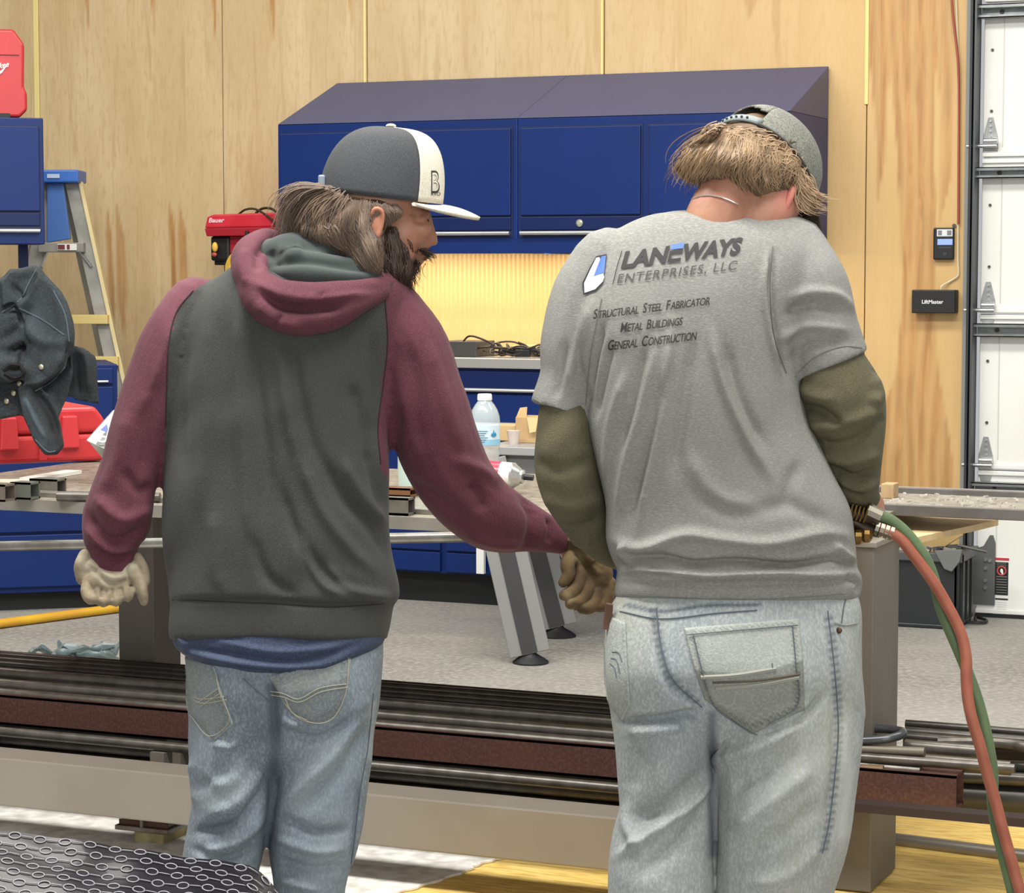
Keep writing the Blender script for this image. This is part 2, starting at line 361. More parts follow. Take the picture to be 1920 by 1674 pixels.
tube1('hanging_red_wire', arc([atY(1782, -50, YW - .02), atY(1786, 20, YW - .02), atY(1794, 90, YW - .02), atY(1797, 130, YW - .02), atY(1798, 200, YW - .015), atY(1797, 420, YW - .015)], 5), .005, M('wire_red', '#9c4a3a', .5), n=6,
      label='thin red-brown wire hanging down the plywood edge by the door track', cat='wire')
# ---------------------------------------------------------------- upper blue cabinets over the bench
YF = 8.93
def bxp(mb, px0, py0, px1, py1, Y, th):      # box whose front face fills a photo rectangle on the plane Y (world-aligned)
    zc = (px0 + px1) / 2; x0, x1 = xy(px0, Y), xy(px1, Y); z1, z0 = zy(zc, py0, Y), zy(zc, py1, Y)
    return mb.box(x0, x1, Y, Y + th, z0, z1)
zb = zy(1000, 475, YF); zt = zy(1000, 221, YF); zh = (zy(640, 157, YW) + zy(1558, 123, YW)) / 2
xa, xm, xr = xy(525, YF), xy(970, YF), xy(1476, YF)
def cab(x0, x1, name, label, doors, z0, z1, hood, lock=None, YF=YF, YB=YW - .012):
    t = thing(name, label, 'cabinet', ((x0 + x1) / 2, YF, z0), 'blue steel wall cabinets')
    MB().box(x0, x1, YF + .001, YB, z0 + .045, z1).build('carcass', blueP, t, bevel=.004)
    MB().box(x0, x1, YF, YF + .018, z0, z0 + .06).box(x0, x0 + .012, YF + .02, YB, z0, z0 + .045).box(x1 - .012, x1, YF + .02, YB, z0, z0 + .045).build('valance', blueP, t)
    if hood:
        MB().prism([(x0, YF - .004, z1), (x0, YB, zh), (x0, YB, z1)], (x1 - x0, 0, 0)).build('sloped_hood', M('blue_hood_lit', '#40486f', .45, spec=.5, coat=.0), t, bevel=.003)  # lighter blue paints in the light reflected off the upward face
    for a, b_ in doors:
        zz0, zz1 = z0 + .065, z1 - .035
        g = .012
        zs = zz0 + (zz1 - zz0) * .20
        MB().box(a + g, b_ - g, YF - .002, YF, zz0, zz1).build('door_reveal', M('reveal_dark', '#0a1c44', .6), t)
        MB().box(a + g + .006, b_ - g - .006, YF - .014, YF, zs, zz1 - .006).build('door', blueP, t, bevel=.003)
        MB().box(a + g + .006, b_ - g - .006, YF - .010, YF, zz0 + .03, zs - .006).build('lower_panel', blueD, t, bevel=.003)
        MB().tube([(a + g + .008, YF - .018, zz0 + .018), (b_ - g - .008, YF - .018, zz0 + .018)], .009, 10).build('handle', brushed, t, smooth=True)
        if lock:
            c = (a + b_) / 2
            if abs(c - lock) < .3: MB().lathe((c, YF - .01, (zz0 + zs) / 2 + .012), [(.015, 0), (.015, .006), (.008, .012)], 14, Matrix.Rotation(math.pi / 2, 3, 'X')).build('lock', M('lock_metal', '#c8c6b6', .35, .7), t)
    return t
xd = [xy(p, YF) for p in (1208,)]
cab(xa, xm, 'wall_cabinet', 'wide blue steel wall cabinet with sloped top, behind the bearded man\'s cap', [(xa, xm - .008)], zb, zt, True)
cab(xm, xr, 'wall_cabinet', 'blue steel wall cabinet with sloped top and round lock, between the two men', [(xm, xd[0]), (xd[0], xr - .006)], zb, zt, True, lock=(xm + xd[0]) / 2)
# strip light under them and the ribbed panel below
ul = thing('under_cabinet_light', 'warm strip light under the blue wall cabinets shining on the ribbed panel', 'light', ((xa + xr) / 2, YW - .25, zb - .03))
MB().box(xa + .2, xr - .05, YW - .30, YW - .24, zb + .015, zb + .045).build('lamp_housing', white, ul)
MB().box(xa + .22, xr - .07, YW - .295, YW - .245, zb + .011, zb + .015).build('lamp_tube', M('lamp_warm', '#ffd69a', .5, emit=3), ul)
l = area('strip_glow', ((xa + xr) / 2, YW - .27, zb + .008), ((xa + xr) / 2, YW - .12, zb - 1), xr - xa - .3, .05, 15, (1, .86, .66))
# bench
YB_ = 8.93; ztop_b = zy(900, 671, YB_)
xb0, xb1 = xa + .02, xr
rp = MB().box(xb0 + .1, xb1 - .02, YW - .025, YW - .008, ztop_b, zb)
n = 100; 
for i in range(n):
    x = xb0 + .1 + (xb1 - .12 - xb0) * (i + .5) / n
    rp.prism([(x - .0055, YW - .025, ztop_b), (x, YW - .034, ztop_b), (x + .0055, YW - .025, ztop_b)], (0, 0, zb - ztop_b))
rp.build('ribbed_backboard', M('ribbed_wood', '#d9bb88', .45, col2='#cfae78', scale=1.8), None, label='ribbed wood-coloured backboard lit from above behind the workbench', cat='backboard')
wb = thing('workbench', 'blue steel workbench with stainless worktop under the wall cabinets', 'workbench', ((xb0 + xb1) / 2, YB_, 0))
MB().box(xb0, xb1, YB_ - .02, YW - .03, ztop_b - .042, ztop_b).build('worktop', M('stainless', '#b9b8b4', .32, .6), wb, bevel=.003)
MB().box(xb0 + .02, xb1 - .02, YB_ + .01, YW - .05, .13, ztop_b - .042).build('carcass', blueP, wb)
MB().box(xb0 + .05, xb1 - .05, YB_ + .06, YW - .1, 0, .13).build('plinth', M('plinth_black', '#0d1012', .6), wb)
zl = [ztop_b - .05, zy(900, 737, YB_), zy(900, 800, YB_), zy(900, 900, YB_), zy(820, 1033, YB_), zy(820, 1073, YB_)]
w3 = (xb1 - xb0) / 3
for c in range(3):
    for i in range(5):
        x0, x1 = xb0 + c * w3 + .02, xb0 + (c + 1) * w3 - .006
        d_ = MB().box(x0, x1, YB_ - .008, YB_ + .012, zl[i + 1] + .004, zl[i] - .004).build('drawer', blueP if i else blueD, wb, bevel=.003)
        MB().tube([(x0 + .01, YB_ - .014, zl[i + 1] + .014), (x1 - .01, YB_ - .014, zl[i + 1] + .014)], .008, 8).build('handle', brushed, d_, smooth=True) if i < 3 else None
# on the bench
MB().box(xy(822, 9.0), xy(893, 9.0), 9.0, 9.2, ztop_b, ztop_b + .065).build('black_box', M('box_charcoal', '#3d3c3b', .6), None, bevel=.004, label='long charcoal box lying on the stainless bench worktop', cat='box')
MB().box(xy(957, 9.15), xy(1030, 9.15), 9.15, 9.35, ztop_b, ztop_b + .045).build('timber_offcut', M('offcut_pine', '#dcb673', .6), None, bevel=.003, label='pale timber offcut on the bench behind the tangled cables', cat='timber')
rnd = random.Random(3); cb = MB()
cx0, cx1 = xy(850, 8.98), xy(1020, 8.98)
for k in range(11):
    pts = []; a0_ = rnd.uniform(0, 6.3); ccx = cx0 + (cx1 - cx0) * rnd.uniform(.5, .85); rx = rnd.uniform(.06, .16)
    for j in range(10):
        a = a0_ + j * .55; pts.append((ccx + rx * math.cos(a), 9.04 + .07 * math.sin(a) + .01 * k * .3, ztop_b + .008 + .055 * rnd.random() * (1 if k % 2 else .5)))
    cb.tube(arc(pts, 4), .0042, 6)
cb.tube(arc([(cx0 + .02, 9.03, ztop_b + .06), (cx0 + .06, 9.02, ztop_b + .088), (cx0 + .14, 9.0, ztop_b + .07), (cx0 + .22, 9.0, ztop_b + .03), (cx0 + .3, 9.0, ztop_b + .02)], 5), .0045, 6)
cbl = cb.build('cable_tangle', M('cable_black', '#2b2622', .5), None, smooth=True, label='loose tangle of thin dark cables on the workbench', cat='cable', kind='thing')
MB().box(xy(965, 8.97), xy(992, 8.97), 8.97, 8.99, ztop_b + .005, ztop_b + .035).build('plug', black, cbl, bevel=.003)
# ---------------------------------------------------------------- left blue workstation (stands free, turned towards the room)
A = math.radians(38); ux = Vector((math.cos(A), math.sin(A), 0)); uy = Vector((-math.sin(A), math.cos(A), 0)); mA = rotz(A)
P0 = atZ(226, 1140, 0)
def onplane(px, py, off=0.0):
    r = ray(px, py); n = uy; t = ((P0 + uy * off) - CP).dot(n) / r.dot(n); return CP + r * t
def lbox(mb, u0, u1, v0, v1, z0, z1):         # box in the workstation's own axes, u from P0 to the left is negative
    c = P0 + ux * ((u0 + u1) / 2) + uy * ((v0 + v1) / 2); c.z = (z0 + z1) / 2
    return mb.obox(c, (abs(u1 - u0), abs(v1 - v0), z1 - z0), mA)
def uof(px): return (onplane(px, 700) - P0).dot(ux)
ws = thing('workstation', 'blue steel workstation at the left edge with a cabinet above drawers', 'workstation', tuple(P0 - ux * .6 + uy * .2))
zt2 = onplane(200, 683).z; zb1 = onplane(60, 1112).z
lbox(MB(), -1.7, 0, .01, .5, zb1, zt2).build('carcass', blueP, ws, bevel=.004)
lbox(MB(), -1.65, -.06, .06, .45, 0, zb1).build('plinth', M('plinth_black', '#0d1012', .6), ws)
zs_ = [zt2 - .01, onplane(200, 722).z, onplane(100, 800).z, onplane(100, 900).z, onplane(60, 1000).z, zb1 + .02]
for i in range(5):
    d_ = lbox(MB(), -1.68, -.02, -.008, .012, zs_[i + 1] + .006, zs_[i] - .006).build('drawer', blueP, ws, bevel=.003)
    c0, c1 = P0 - ux * 1.66 - uy * .014, P0 - ux * .04 - uy * .014; z = zs_[i + 1] + .016
    if i == 0: MB().tube([(c0.x, c0.y, z), (c1.x, c1.y, z)], .005, 8).build('handle', brushed, d_, smooth=True)
ua = uof(88); za, zc_ = onplane(60, 458).z, onplane(60, 221).z
lbox(MB(), ua - 1.0, ua, .0, .34, za, zc_).build('upper_cabinet', blueP, ws, bevel=.004)
lbox(MB(), ua - .97, ua - .012, -.002, 0, za + .055, zc_ - .03).build('door_reveal', M('reveal_dark', '#0a1c44', .6), ws)
dr = lbox(MB(), ua - .965, ua - .018, -.014, 0, za + .135, zc_ - .035).build('door', blueP, ws, bevel=.003)
lbox(MB(), ua - .965, ua - .018, -.008, 0, za + .075, za + .128).build('lower_panel', blueD, ws, bevel=.003)
hz = za + .055
q0, q1 = P0 + ux * (ua - .96) - uy * .018, P0 + ux * (ua - .02) - uy * .018
MB().tube([(q0.x, q0.y, hz), (q1.x, q1.y, hz)], .009, 10).build('handle', brushed, ws, smooth=True)
for uu in (ua - .09, ua - .95): lbox(MB(), uu, uu + .04, .3, .34, zt2, za).build('support_post', blueD, ws)
# red moulded case on the cabinet
cse = M('red_case_plastic', '#b9262c', .42, col2='#c22f33', scale=5, coat=.1)
pc = P0 + ux * (ua - .1); 
u1c = (onplane(50, 120, .05) - P0).dot(ux)
rc = thing('tool_case', 'red moulded tool case standing upright on the blue cabinet at top left', 'tool case', tuple(P0 + ux * (u1c - .2) + uy * .1 + ZZ * zc_))
zt3 = onplane(20, 57, .05).z
prof = [(-.45, 0), (-.03, 0), (0, .03), (0, .10), (-.012, .12), (-.008, zt3 - zc_ - .06), (-.05, zt3 - zc_), (-.45, zt3 - zc_)]
MB().prism([P0 + ux * (u1c + a) + uy * .05 + ZZ * (zc_ + .005 + b_ - P0.z) for a, b_ in prof], uy * .11).build('shell', cse, rc, bevel=.012, segs=3)
lbox(MB(), u1c - .4, u1c - .03, .044, .05, zc_ + (zt3 - zc_) * .72, zc_ + (zt3 - zc_) * .725).build('moulded_line', M('red_dark', '#7c191f', .5), rc)
lbox(MB(), u1c - .075, u1c - .05, .08, .11, zt3 - .004, zt3 + .006).build('latch', M('red_dark', '#7c191f', .5), rc, bevel=.002)
lbox(MB(), u1c - .3, u1c - .07, .046, .12, zc_ + .0, zc_ + .02).build('foot_strip', black, rc)
o3 = onplane(-24, 133, .043); e3 = onplane(17, 133, .043); L3 = (e3 - o3).dot(ux)
text_obj('waukee', 'lettering', white, lambda x, y, w0, w1: o3 + ux * (x / w1 * L3) + ZZ * (y / w1 * L3 * 1.15 + .02 * x / w1), rc, shear=.35, bold=.02)
MB().prism([onplane(-30, 148, .044), onplane(2, 132, .044), onplane(16, 119, .044), onplane(4, 136, .044), onplane(-10, 146, .044)], uy * .002).build('swoosh_mark', white, rc)
# ---------------------------------------------------------------- step ladder by the wall
DL = 10.45
ld = thing('step_ladder', 'aluminium step ladder with a blue top cap beside the blue workstation', 'ladder', tuple(atD(160, 1109, DL)))
def L_(px, py, dd=0): return atD(px, py, DL + dd)
def floorpt(px, py, d):  # where a line in photo reaches the floor at depth d
    return 0
yfl = 837 - FPX * ((-CAMH + DL * math.sin(PITCH)) / (DL * math.cos(PITCH)))  # approx only used for tilt
alu = M('ladder_aluminium', '#8d8c86', .45, .5, col2='#a3a199', scale=12)
ylw = M('ladder_yellow', '#d8c27c', .55)
def slat(mb, a, b, wdt, th, up=None):         # flat bar between two points, wide across the view
    a, b = Vector(a), Vector(b); t = (b - a).normalized(); n = FF - t * FF.dot(t); n.normalize(); s = t.cross(n)
    m = Matrix((s, n, t)).transposed(); return mb.obox((a + b) / 2, (wdt, th, (b - a).length), m)
def footZ(px0, py0, px1, py1, dd=0):          # extend a photo line down to the floor
    a, b = L_(px0, py0, dd), L_(px1, py1, dd); t = (0 - a.z) / (b.z - a.z); return a + (b - a) * t
f1 = footZ(138, 348, 222, 720); f2 = footZ(100, 348, 62, 520)
slat(MB(), L_(138, 342), f1, .075, .02).build('rail', alu, ld, bevel=.002)
e1 = L_(152, 342) ; e2 = footZ(152, 342, 240, 745)
slat(MB(), e1, e2, .016, .05).build('rail_flange', M('rail_flange_pale', '#d8c795', .5), ld)
slat(MB(), L_(100, 342), f2, .07, .02).build('rail', alu, ld, bevel=.002)
for (x0, x1, y0, y1) in ((68, 205, 590, 607), (50, 224, 668, 685), (75, 160, 455, 473), (40, 245, 745, 762), (25, 262, 830, 847), (10, 285, 915, 932)):
    st = MB(); a = L_(x0, (y0 + y1) / 2, -.02); b_ = L_(x1, (y0 + y1) / 2, -.02)
    st.obox((a + b_) / 2, ((b_ - a).length, .09, (y1 - y0) / FPX * DL), rotz(YAW)).build('step', ylw if y0 > 500 else alu, ld, bevel=.003)
lb = MB(); a = L_(107, 463, -.075); lb.obox(L_(126, 463, -.075), (.085, .004, .028), rotz(YAW)).build('safety_label', white, ld)
MB().obox(L_(115, 463, -.079), (.03, .003, .02), rotz(YAW)).obox(L_(128, 463, -.079), (.012, .003, .02), rotz(YAW)).build('label_mark', M('label_red_dark', '#6e2a2e', .5), ld)
cap = M('ladder_cap_blue', '#2f63b4', .4)
MB().prism([L_(60, 318, -.1), L_(147, 318, -.1), L_(147, 342, -.1), L_(60, 342, -.1)], Fh * .2).build('top_cap', cap, ld, bevel=.008)
MB().prism([L_(88, 342, -.06), L_(118, 342, -.06), L_(132, 448, -.06), L_(88, 455, -.06)], Fh * .03).build('side_bracket', M('bracket_blue', '#3b64a6', .45, coat=.1), ld, bevel=.004)
MB().obox(L_(100, 330, -.105), (.055, .004, .018), rotz(YAW)).build('badge', M('badge_pale', '#aebfd8', .5), ld)
for p0, p1 in (((120, 342), (150, 520)), ((80, 342), (46, 500))):
    fr = footZ(*p0, *p1); b2 = fr + Fh * .5; slat(MB(), L_(*p0, .05), Vector((b2.x, b2.y, 0)), .03, .02).build('rear_leg', alu, ld)
MB().tube([L_(88, 472, -.02), L_(78, 500, -.02)], .007, 6).tube([L_(150, 472, -.02), L_(172, 500, -.02)], .007, 6).build('brace', brushed, ld)
# ---------------------------------------------------------------- red reel / battery tool on the wall with yellow hose
YR = 9.12
rr_ = thing('hose_reel', 'red and black reel unit with a coiled yellow hose mounted on the plywood wall', 'hose reel', tuple(atY(455, 495, YR)))
redB = M('red_tool_plastic', '#c22635', .4, col2='#cf3443', scale=8, coat=.15)
def onY_(px, py, dy=0): return atY(px, py, YR + dy)
MB().prism([onY_(388, 406), onY_(400, 402), onY_(525, 398), onY_(525, 425), onY_(383, 428)], (0, .3, 0)).build('lid', redB, rr_, bevel=.008)
MB().prism([onY_(383, 428, -.01), onY_(525, 425, -.01), onY_(520, 441, -.01), onY_(387, 443, -.01)], (0, .3, 0)).build('lid_rim', M('red_tool_dark', '#9c1a28', .45), rr_, bevel=.004)
bxp(MB(), 398, 443, 433, 489, YR + .02, .2).build('motor_housing', black, rr_, bevel=.01)
bxp(MB(), 433, 441, 522, 476, YR + .03, .3).build('body', M('red_tool_dark', '#9c1a28', .45), rr_, bevel=.006)
bxp(MB(), 405, 488, 425, 497, YR + .04, .1).build('lower_bracket', black, rr_, bevel=.004)
MB().box(xy(440, YW), xy(500, YW), YR + .25, YW - .002, zy(455, 470, YR), zy(455, 420, YR)).build('wall_mount', dark_steel, rr_)
MB().ell(onY_(403, 463, -.005), (.014, .012, .022)).build('yellow_knob', M('knob_yellow', '#e0b548', .4), rr_, smooth=True)
MB().ell(onY_(402, 477, .0), (.013, .01, .010)).build('red_knob', M('knob_red', '#b04a44', .4), rr_, smooth=True)
hs = MB(); c = onY_(468, 503, -.03)
for k in range(6):
    r_ = .115 - .011 * k
    hs.tube([c + Vector((r_ * math.cos(a), -.006 * (k % 3), r_ * .78 * math.sin(a))) for a in np.linspace(0, 2 * math.pi, 33)], .0075, 8)
hs.build('coiled_hose', M('hose_yellow', '#cfa93c', .5), rr_, smooth=True)
MB().cyl(onY_(463, 433, -.02), onY_(463, 452, -.02), .008, 10).build('hose_plug', black, rr_); MB().cyl(onY_(463, 452, -.02), onY_(463, 464, -.02), .0035, 8).build('hose_tip', white, rr_)
wires = MB().tube(arc([onY_(447, 402, .05), onY_(460, 393, .03), onY_(478, 392, .02), onY_(497, 402, 0), onY_(512, 414, -.02), onY_(518, 424, -.02)], 6), .005, 7)
wires.tube(arc([onY_(480, 399, .1), onY_(492, 391, .08), onY_(508, 391, .05), onY_(520, 399, .02), onY_(530, 410, .0)], 6), .006, 7)
wires.build('power_cord', M('cord_olive_black', '#2e2c20', .5), rr_, smooth=True)
A2 = onY_(391, 417, -.002); L2 = (onY_(421, 417) - onY_(391, 417)).x
text_obj('Bauer', 'lettering', M('print_pink_white', '#eec6cc', .5), lambda x, y, w0, w1: Vector((A2.x + x / w1 * L2, A2.y - .001, A2.z + y / w1 * L2 * .85)), rr_, bold=.03, shear=.2)
# ---------------------------------------------------------------- steel rack / table frame
paint = M('frame_primer', '#6b655d', .55, .1, col2='#645e56', scale=5)
YP = atZ(285, 1592, 0).y; ZT = .847
rack = thing('steel_rack', 'grey-brown welded steel beam rack carrying the table top and the long bars', 'rack', (-.6, YP + .3, 0))
xp0, xp1 = xy(218, YP), xy(1655, YP)
pw = .130
def colm(px0, px1, px2, Y, z0, z1, nm='post'):   # square column whose front and right faces meet at px1
    x0, x1 = xy(px0, Y), xy(px1, Y); Yb = Y * xy(px1, 1) / xy(px2, 1)
    MB().box(x0, x1, Y, Yb, z0, z1).build(nm, paint, rack, bevel=.003); return x0, x1, Yb
YPL, YPR = YP + .50, YP + .25
colm(218, 285, 335, YPL, .012, ZT - .012)
rx0, rx1, rYb = colm(1565, 1642, 1689, YPR, .012, .795)
MB().box(rx0 - .006, rx1 + .006, YPR - .006, rYb + .006, .795, .808).build('cap_plate', M('cap_plate', '#857f76', .5, .2), rack, bevel=.002)
xq1 = xy(1600, YP); xq0 = xq1 - pw
for x in (xp0, ):
    MB().box(x, x + pw, YP, YP + pw, .055, .13).build('foot_stub', paint, rack, bevel=.002)
    MB().box(x + pw * .5 - .004, x + pw * .5 + .004, YP - .012, YP, .055, .12).build('stiffener', paint, rack)
    MB().box(x - .01, x + pw + .01, YP - .014, YP + pw + .01, .043, .055).build('base_plate', M('base_plate', '#77746e', .5, .5, col2='#5b4435', scale=18), rack, bevel=.002)
    MB().box(x - .004, x + pw + .004, YP - .003, YP + .0, .055, .068).build('weld_bead', M('rust_weld', '#4a2f22', .8), rack)
for x0 in (xp0, xq0 - .3): MB().box(x0, x0 + pw, YP + 1.0, YP + 1.0 + pw, .012, ZT - .02).build('post', paint, rack, bevel=.003)
for x0, y0 in ((xy(218, YPL), YPL), (xp0, YP + 1.0), (xq0 - .3, YP + 1.0)): MB().box(x0 - .004, x0 + .134, y0 - .004, y0 + .2, .017, .028).build('base_plate', M('base_plate', '#77746e', .5, .5, col2='#5b4435', scale=18), rack)
zbt, zbb = .228, .103
YBm = YP - .015
zbt = (zy(100, 1410, YBm) + zy(1000, 1493, YBm)) / 2; zbb = (zy(100, 1505, YBm) + zy(1000, 1583, YBm)) / 2
xbL, xbR = xy(-260, YBm), xy(1500, YBm)
MB().box(xbL, xbR, YBm - .115, YBm - .002, zbb, zbt).build('lower_beam', M('beam_primer', '#857e73', .5, .1, col2='#7d766b', scale=4), rack, bevel=.004)
arm_x = []
for x in (xy(-200, YP), xp0 + .03, xy(500, YP), xy(1400, YP)):
    MB().box(x, x + .05, YBm - .002, YP + 1.0, .075, .125).build('cross_arm', paint, rack, bevel=.002); arm_x.append(x)
tt = M('worn_steel_plate', '#8a847a', .5, .35, col2='#a39c8f', scale=5, fine='#6b6359', fscale=40)
MB().box(xy(-260, YP), xy(1560, YP), YP, YP + 1.14, ZT - .012, ZT).build('table_plate', tt, rack, bevel=.001)
MB().box(xy(-260, YP), xy(1555, YP), YP - .006, YP + .006, ZT - .03, ZT - .001).build('front_apron', M('apron_steel', '#98948a', .45, .4, col2='#858078', scale=9), rack)
for x in (xp0, ):  # timber packing under the feet
    MB().box(x + .035, x + .12, YP - .0, YP + .13, 0, .043).build('packing_block', M('chalky_block', '#b7a877', .9, col2='#8b7f5c', scale=22, bump=.5, bscale=40), None, bevel=.006,
        label='chipped pale block under the left rack foot' if x == xp0 else 'chipped pale block under the right rack foot', cat='block')
# long round bar carried in front of the table edge, over saddle hooks
bar_m = M('bright_bar', '#8e8d88', .35, .75, col2='#77736c', scale=16)
YH = YP - .06
pa, pb = atY(-120, 1026, YH), atY(1000, 1003, YH)
hooks = MB()
for px in (600, 1180): pass
for px in (650,):
    q = atY(px, 1012, YH); hooks.tube([(q.x, YP, ZT - .015), (q.x, YH - .03, ZT - .05), (q.x, YH - .02, q.z - .02), (q.x, YH + .02, q.z - .022), (q.x, YP, q.z - .02)], .006, 6)
hooks.build('saddle_hook', dark_steel, rack)
MB().cyl(pa, atY(1180, 1000, YH), .0125, 14).build('round_bar', bar_m, None, smooth=True, label='long grey round bar hanging just below the table edge', cat='bar')
# ---------------------------------------------------------------- stock bars lying on the cross arms
pipe_m = M('mill_scale_bar', '#3a3835', .34, .55, col2='#4b4843', scale=30)
pipe_l = M('scuffed_bar', '#6a6660', .36, .6, col2='#56524c', scale=30)
rust_m = M('rusty_tube', '#43261f', .6, .15, col2='#4c2c23', scale=8, fine='#573c32', fscale=130)
zarm = .125
def yz(py, Y, px=0): return atY(px, py, Y).z
def barobj(Y, z, r, px0, px1, mat, label, dz=0.0, group=None, name='steel_bar', n=14):
    x0, x1 = xy(px0, Y), xy(px1, Y)
    return MB().cyl((x0, Y, z), (x1, Y, z + dz), r, n).build(name, mat, None, smooth=True, label=label, cat='bar', group=group)
YT = YP + .0
# hollow rusty square tube
def sqtube(px0, px1, Y, h, z, label, mat, dep=None, t=.006, name='square_tube'):
    x0, x1 = xy(px0, Y), xy(px1, Y); d = dep or h; m = MB()
    for a in ((Y, Y + t, z, z + h), (Y + d - t, Y + d, z, z + h), (Y, Y + d, z, z + t), (Y, Y + d, z + h - t, z + h)): m.box(x0, x1, *a)
    return m.build(name, mat, None, label=label, cat='tube')
YS = YP + .15
zS = (yz(1457, YS, 1150) + yz(1522, YS, 1750)) / 2; hS = .077
YLo = YP + .10; zLo = (yz(1469, YLo, 1150) + yz(1378, YLo, 0)) / 2
barobj(YLo, zLo, .0125, -220, 1590, pipe_l, 'thin scuffed round bar lying in front of and below the rusty square tube')
sqtube(-240, 1802, YS, hS, zS, 'long rusty square steel tube across the rack', rust_m)
rk = zS + hS
for x in arm_x:
    MB().box(x + .005, x + .045, YLo - .02, YLo + .02, zarm, zLo - .0125).build('saddle_block', paint, rack)
    MB().box(x + .005, x + .045, YS + .01, YS + hS, zarm, zS).build('saddle_block', paint, rack)
G = 'long dark round bars piled behind the rusty tube'
lst = [(1301, YS + .035, .0165, pipe_l), (1283, YS + .085, .0165, pipe_l), (1262, YS + .135, .017, pipe_l), (1247, YS + .185, .012, pipe_m), (1239, YS + .22, .0125, pipe_m), (1231, YS + .26, .012, pipe_m), (1226, YS + .30, .010, pipe_m)]
ends = [1735, 1905, 1860, 2100, 2100, 1620, 2100]
names = ['nearest and lowest of the round bars stacked above the rusty tube', 'second-nearest scuffed round bar above the rusty tube', 'third scuffed round bar up the pile above the rusty tube',
         'fourth dark round bar up the pile', 'fifth dark round bar up the pile', 'sixth dark round bar up, near the top of the pile', 'topmost and farthest dark round bar of the pile']
ys = []
for (py, Y, r, mt), e, nm in zip(lst, ends, names):
    z = yz(py, Y); ys.append((Y, z, r))
    if Y + r > YPR - .01: 
        barobj(Y, z, r, -230, 1560, mt, nm)
        if e > 1700: barobj(Y, z, r, 1705, e, mt, nm.replace('pile', 'pile, right of the rack post') if 'pile' in nm else nm + ' right of the rack post')
    else: barobj(Y, z, r, -230, e, mt, nm)
# hidden lower layers that carry the pile
low = 0; ORD = ['first', 'second', 'third', 'fourth', 'fifth', 'sixth', 'seventh', 'eighth']
for k in range(7):
    Y = YS + .115 + .036 * k; z = zarm + .018; lay = 0
    while z + .034 < yz([1283, 1262, 1262, 1247, 1239, 1231, 1226][k], Y) - .012:
        barobj(Y, z, .0168, -200, (2080 - 23 * ((low * 7) % 9)) if Y + .02 < YPR - .01 and z > zS + .01 else 1560, pipe_m, 'dark round bar low in the pile, %s row back, %s layer up' % (ORD[k], ORD[lay]), group='lower layers of the bar pile')
        if Y + .02 >= YPR - .01 and z > zS + .01 and Y > rYb + .02: barobj(Y, z, .0168, 1705, 2090 - 31 * (low % 5), pipe_m, 'dark round bar right of the rack post, %s row back, %s layer up' % (ORD[k], ORD[lay]), group='lower bars right of the rack post')
        z += .0345; low += 1; lay += 1
# loose ends at the right
def freebar(p0, p1, r, mat, label, **k): return MB().cyl(p0, p1, r, 14).build('steel_bar', mat, None, smooth=True, label=label, cat='bar')
Yr = YS + .05
freebar(atY(1560, 1402, Yr), atY(1734, 1410, Yr), .011, M('cut_bar', '#6f675b', .5, .4), 'short sawn-off bar with a clean end beside the right man\'s knee')
freebar(atY(1540, 1414, Yr - .02), atY(1903, 1441, Yr - .02), .0105, pipe_l, 'dark bar ending just right of the coloured hoses')
rusty2 = M('rusty_round', '#7a6142', .6, .3, col2='#5d4a36', scale=20)
freebar(atY(1540, 1438, YS + .02), atY(1657, 1445, YS + .02), .0125, rusty2, 'rust-coloured bar end lying on the rusty tube, nearer of two')
freebar(atY(1540, 1432, YS + .05), atY(1688, 1440, YS + .05), .0125, rusty2, 'rust-coloured bar end lying on the rusty tube, farther of two')
freebar(atY(1740, 1447, YS + .09), atY(1806, 1451, YS + .09), .009, pipe_m, 'stub of dark bar just above the open tube end')
# bent bar hooks
MB().tube(arc([atY(1500, 1366, Yr + .08), atY(1640, 1366, Yr + .08), atY(1680, 1369, Yr + .07), atY(1693, 1373, Yr + .05), atY(1680, 1381, Yr + .02), atY(1640, 1387, Yr), atY(1500, 1392, Yr)], 6), .010, 12).build(
    'bent_bar', M('bent_bar_grey', '#55565a', .32, .6), None, smooth=True, label='grey bar bent back on itself in a hairpin beside the right man\'s hip', cat='bar')
MB().tube(arc([atY(1760, 1392, Yr + .1), atY(1850, 1392, Yr + .1), atY(1900, 1396, Yr + .09), atY(1925, 1402, Yr + .07), atY(1990, 1410, Yr + .05)], 5), .012, 12).build('bent_bar', pipe_l, None, smooth=True,
    label='grey bar with a curved end behind the coloured hoses', cat='bar')
MB().box(xy(1700, Yr + .2), xy(2080, Yr + .2), Yr + .2, Yr + .24, zS + .02, yz(1372, Yr + .2, 1700)).build('flat_bar', M('flat_bar_tan', '#5b4c3a', .5, .4, col2='#39352f', scale=6), None, label='flat bar with a tan rusty edge topping the pile at right', cat='bar')
for q_, (y0_, y1_, yy_) in enumerate(((1450, 1470, .15), (1430, 1446, .19))): freebar(atY(1705, y0_, YS + yy_), atY(2080, y1_, YS + yy_), .0155, pipe_m, ['dark bar just above the fat grey pipe at right', 'dark bar second above the fat grey pipe at right'][q_])
freebar(atY(1705, 1486, YS + .17), atY(2080, 1510, YS + .17), .031, M('fat_pipe', '#403f3b', .45, .4), 'fat dark grey pipe behind the open end of the rusty tube')
MB().box(xy(1500, YP + .05), xy(2050, YP + .05), YP + .05, YP + .1, zy(1700, 1531, YP + .05), zy(1700, 1515, YP + .05)).build('flat_bar', M('flat_dark_brown', '#2f2320', .6, .2), None, label='dark brown flat bar under the rusty tube reaching right', cat='bar')
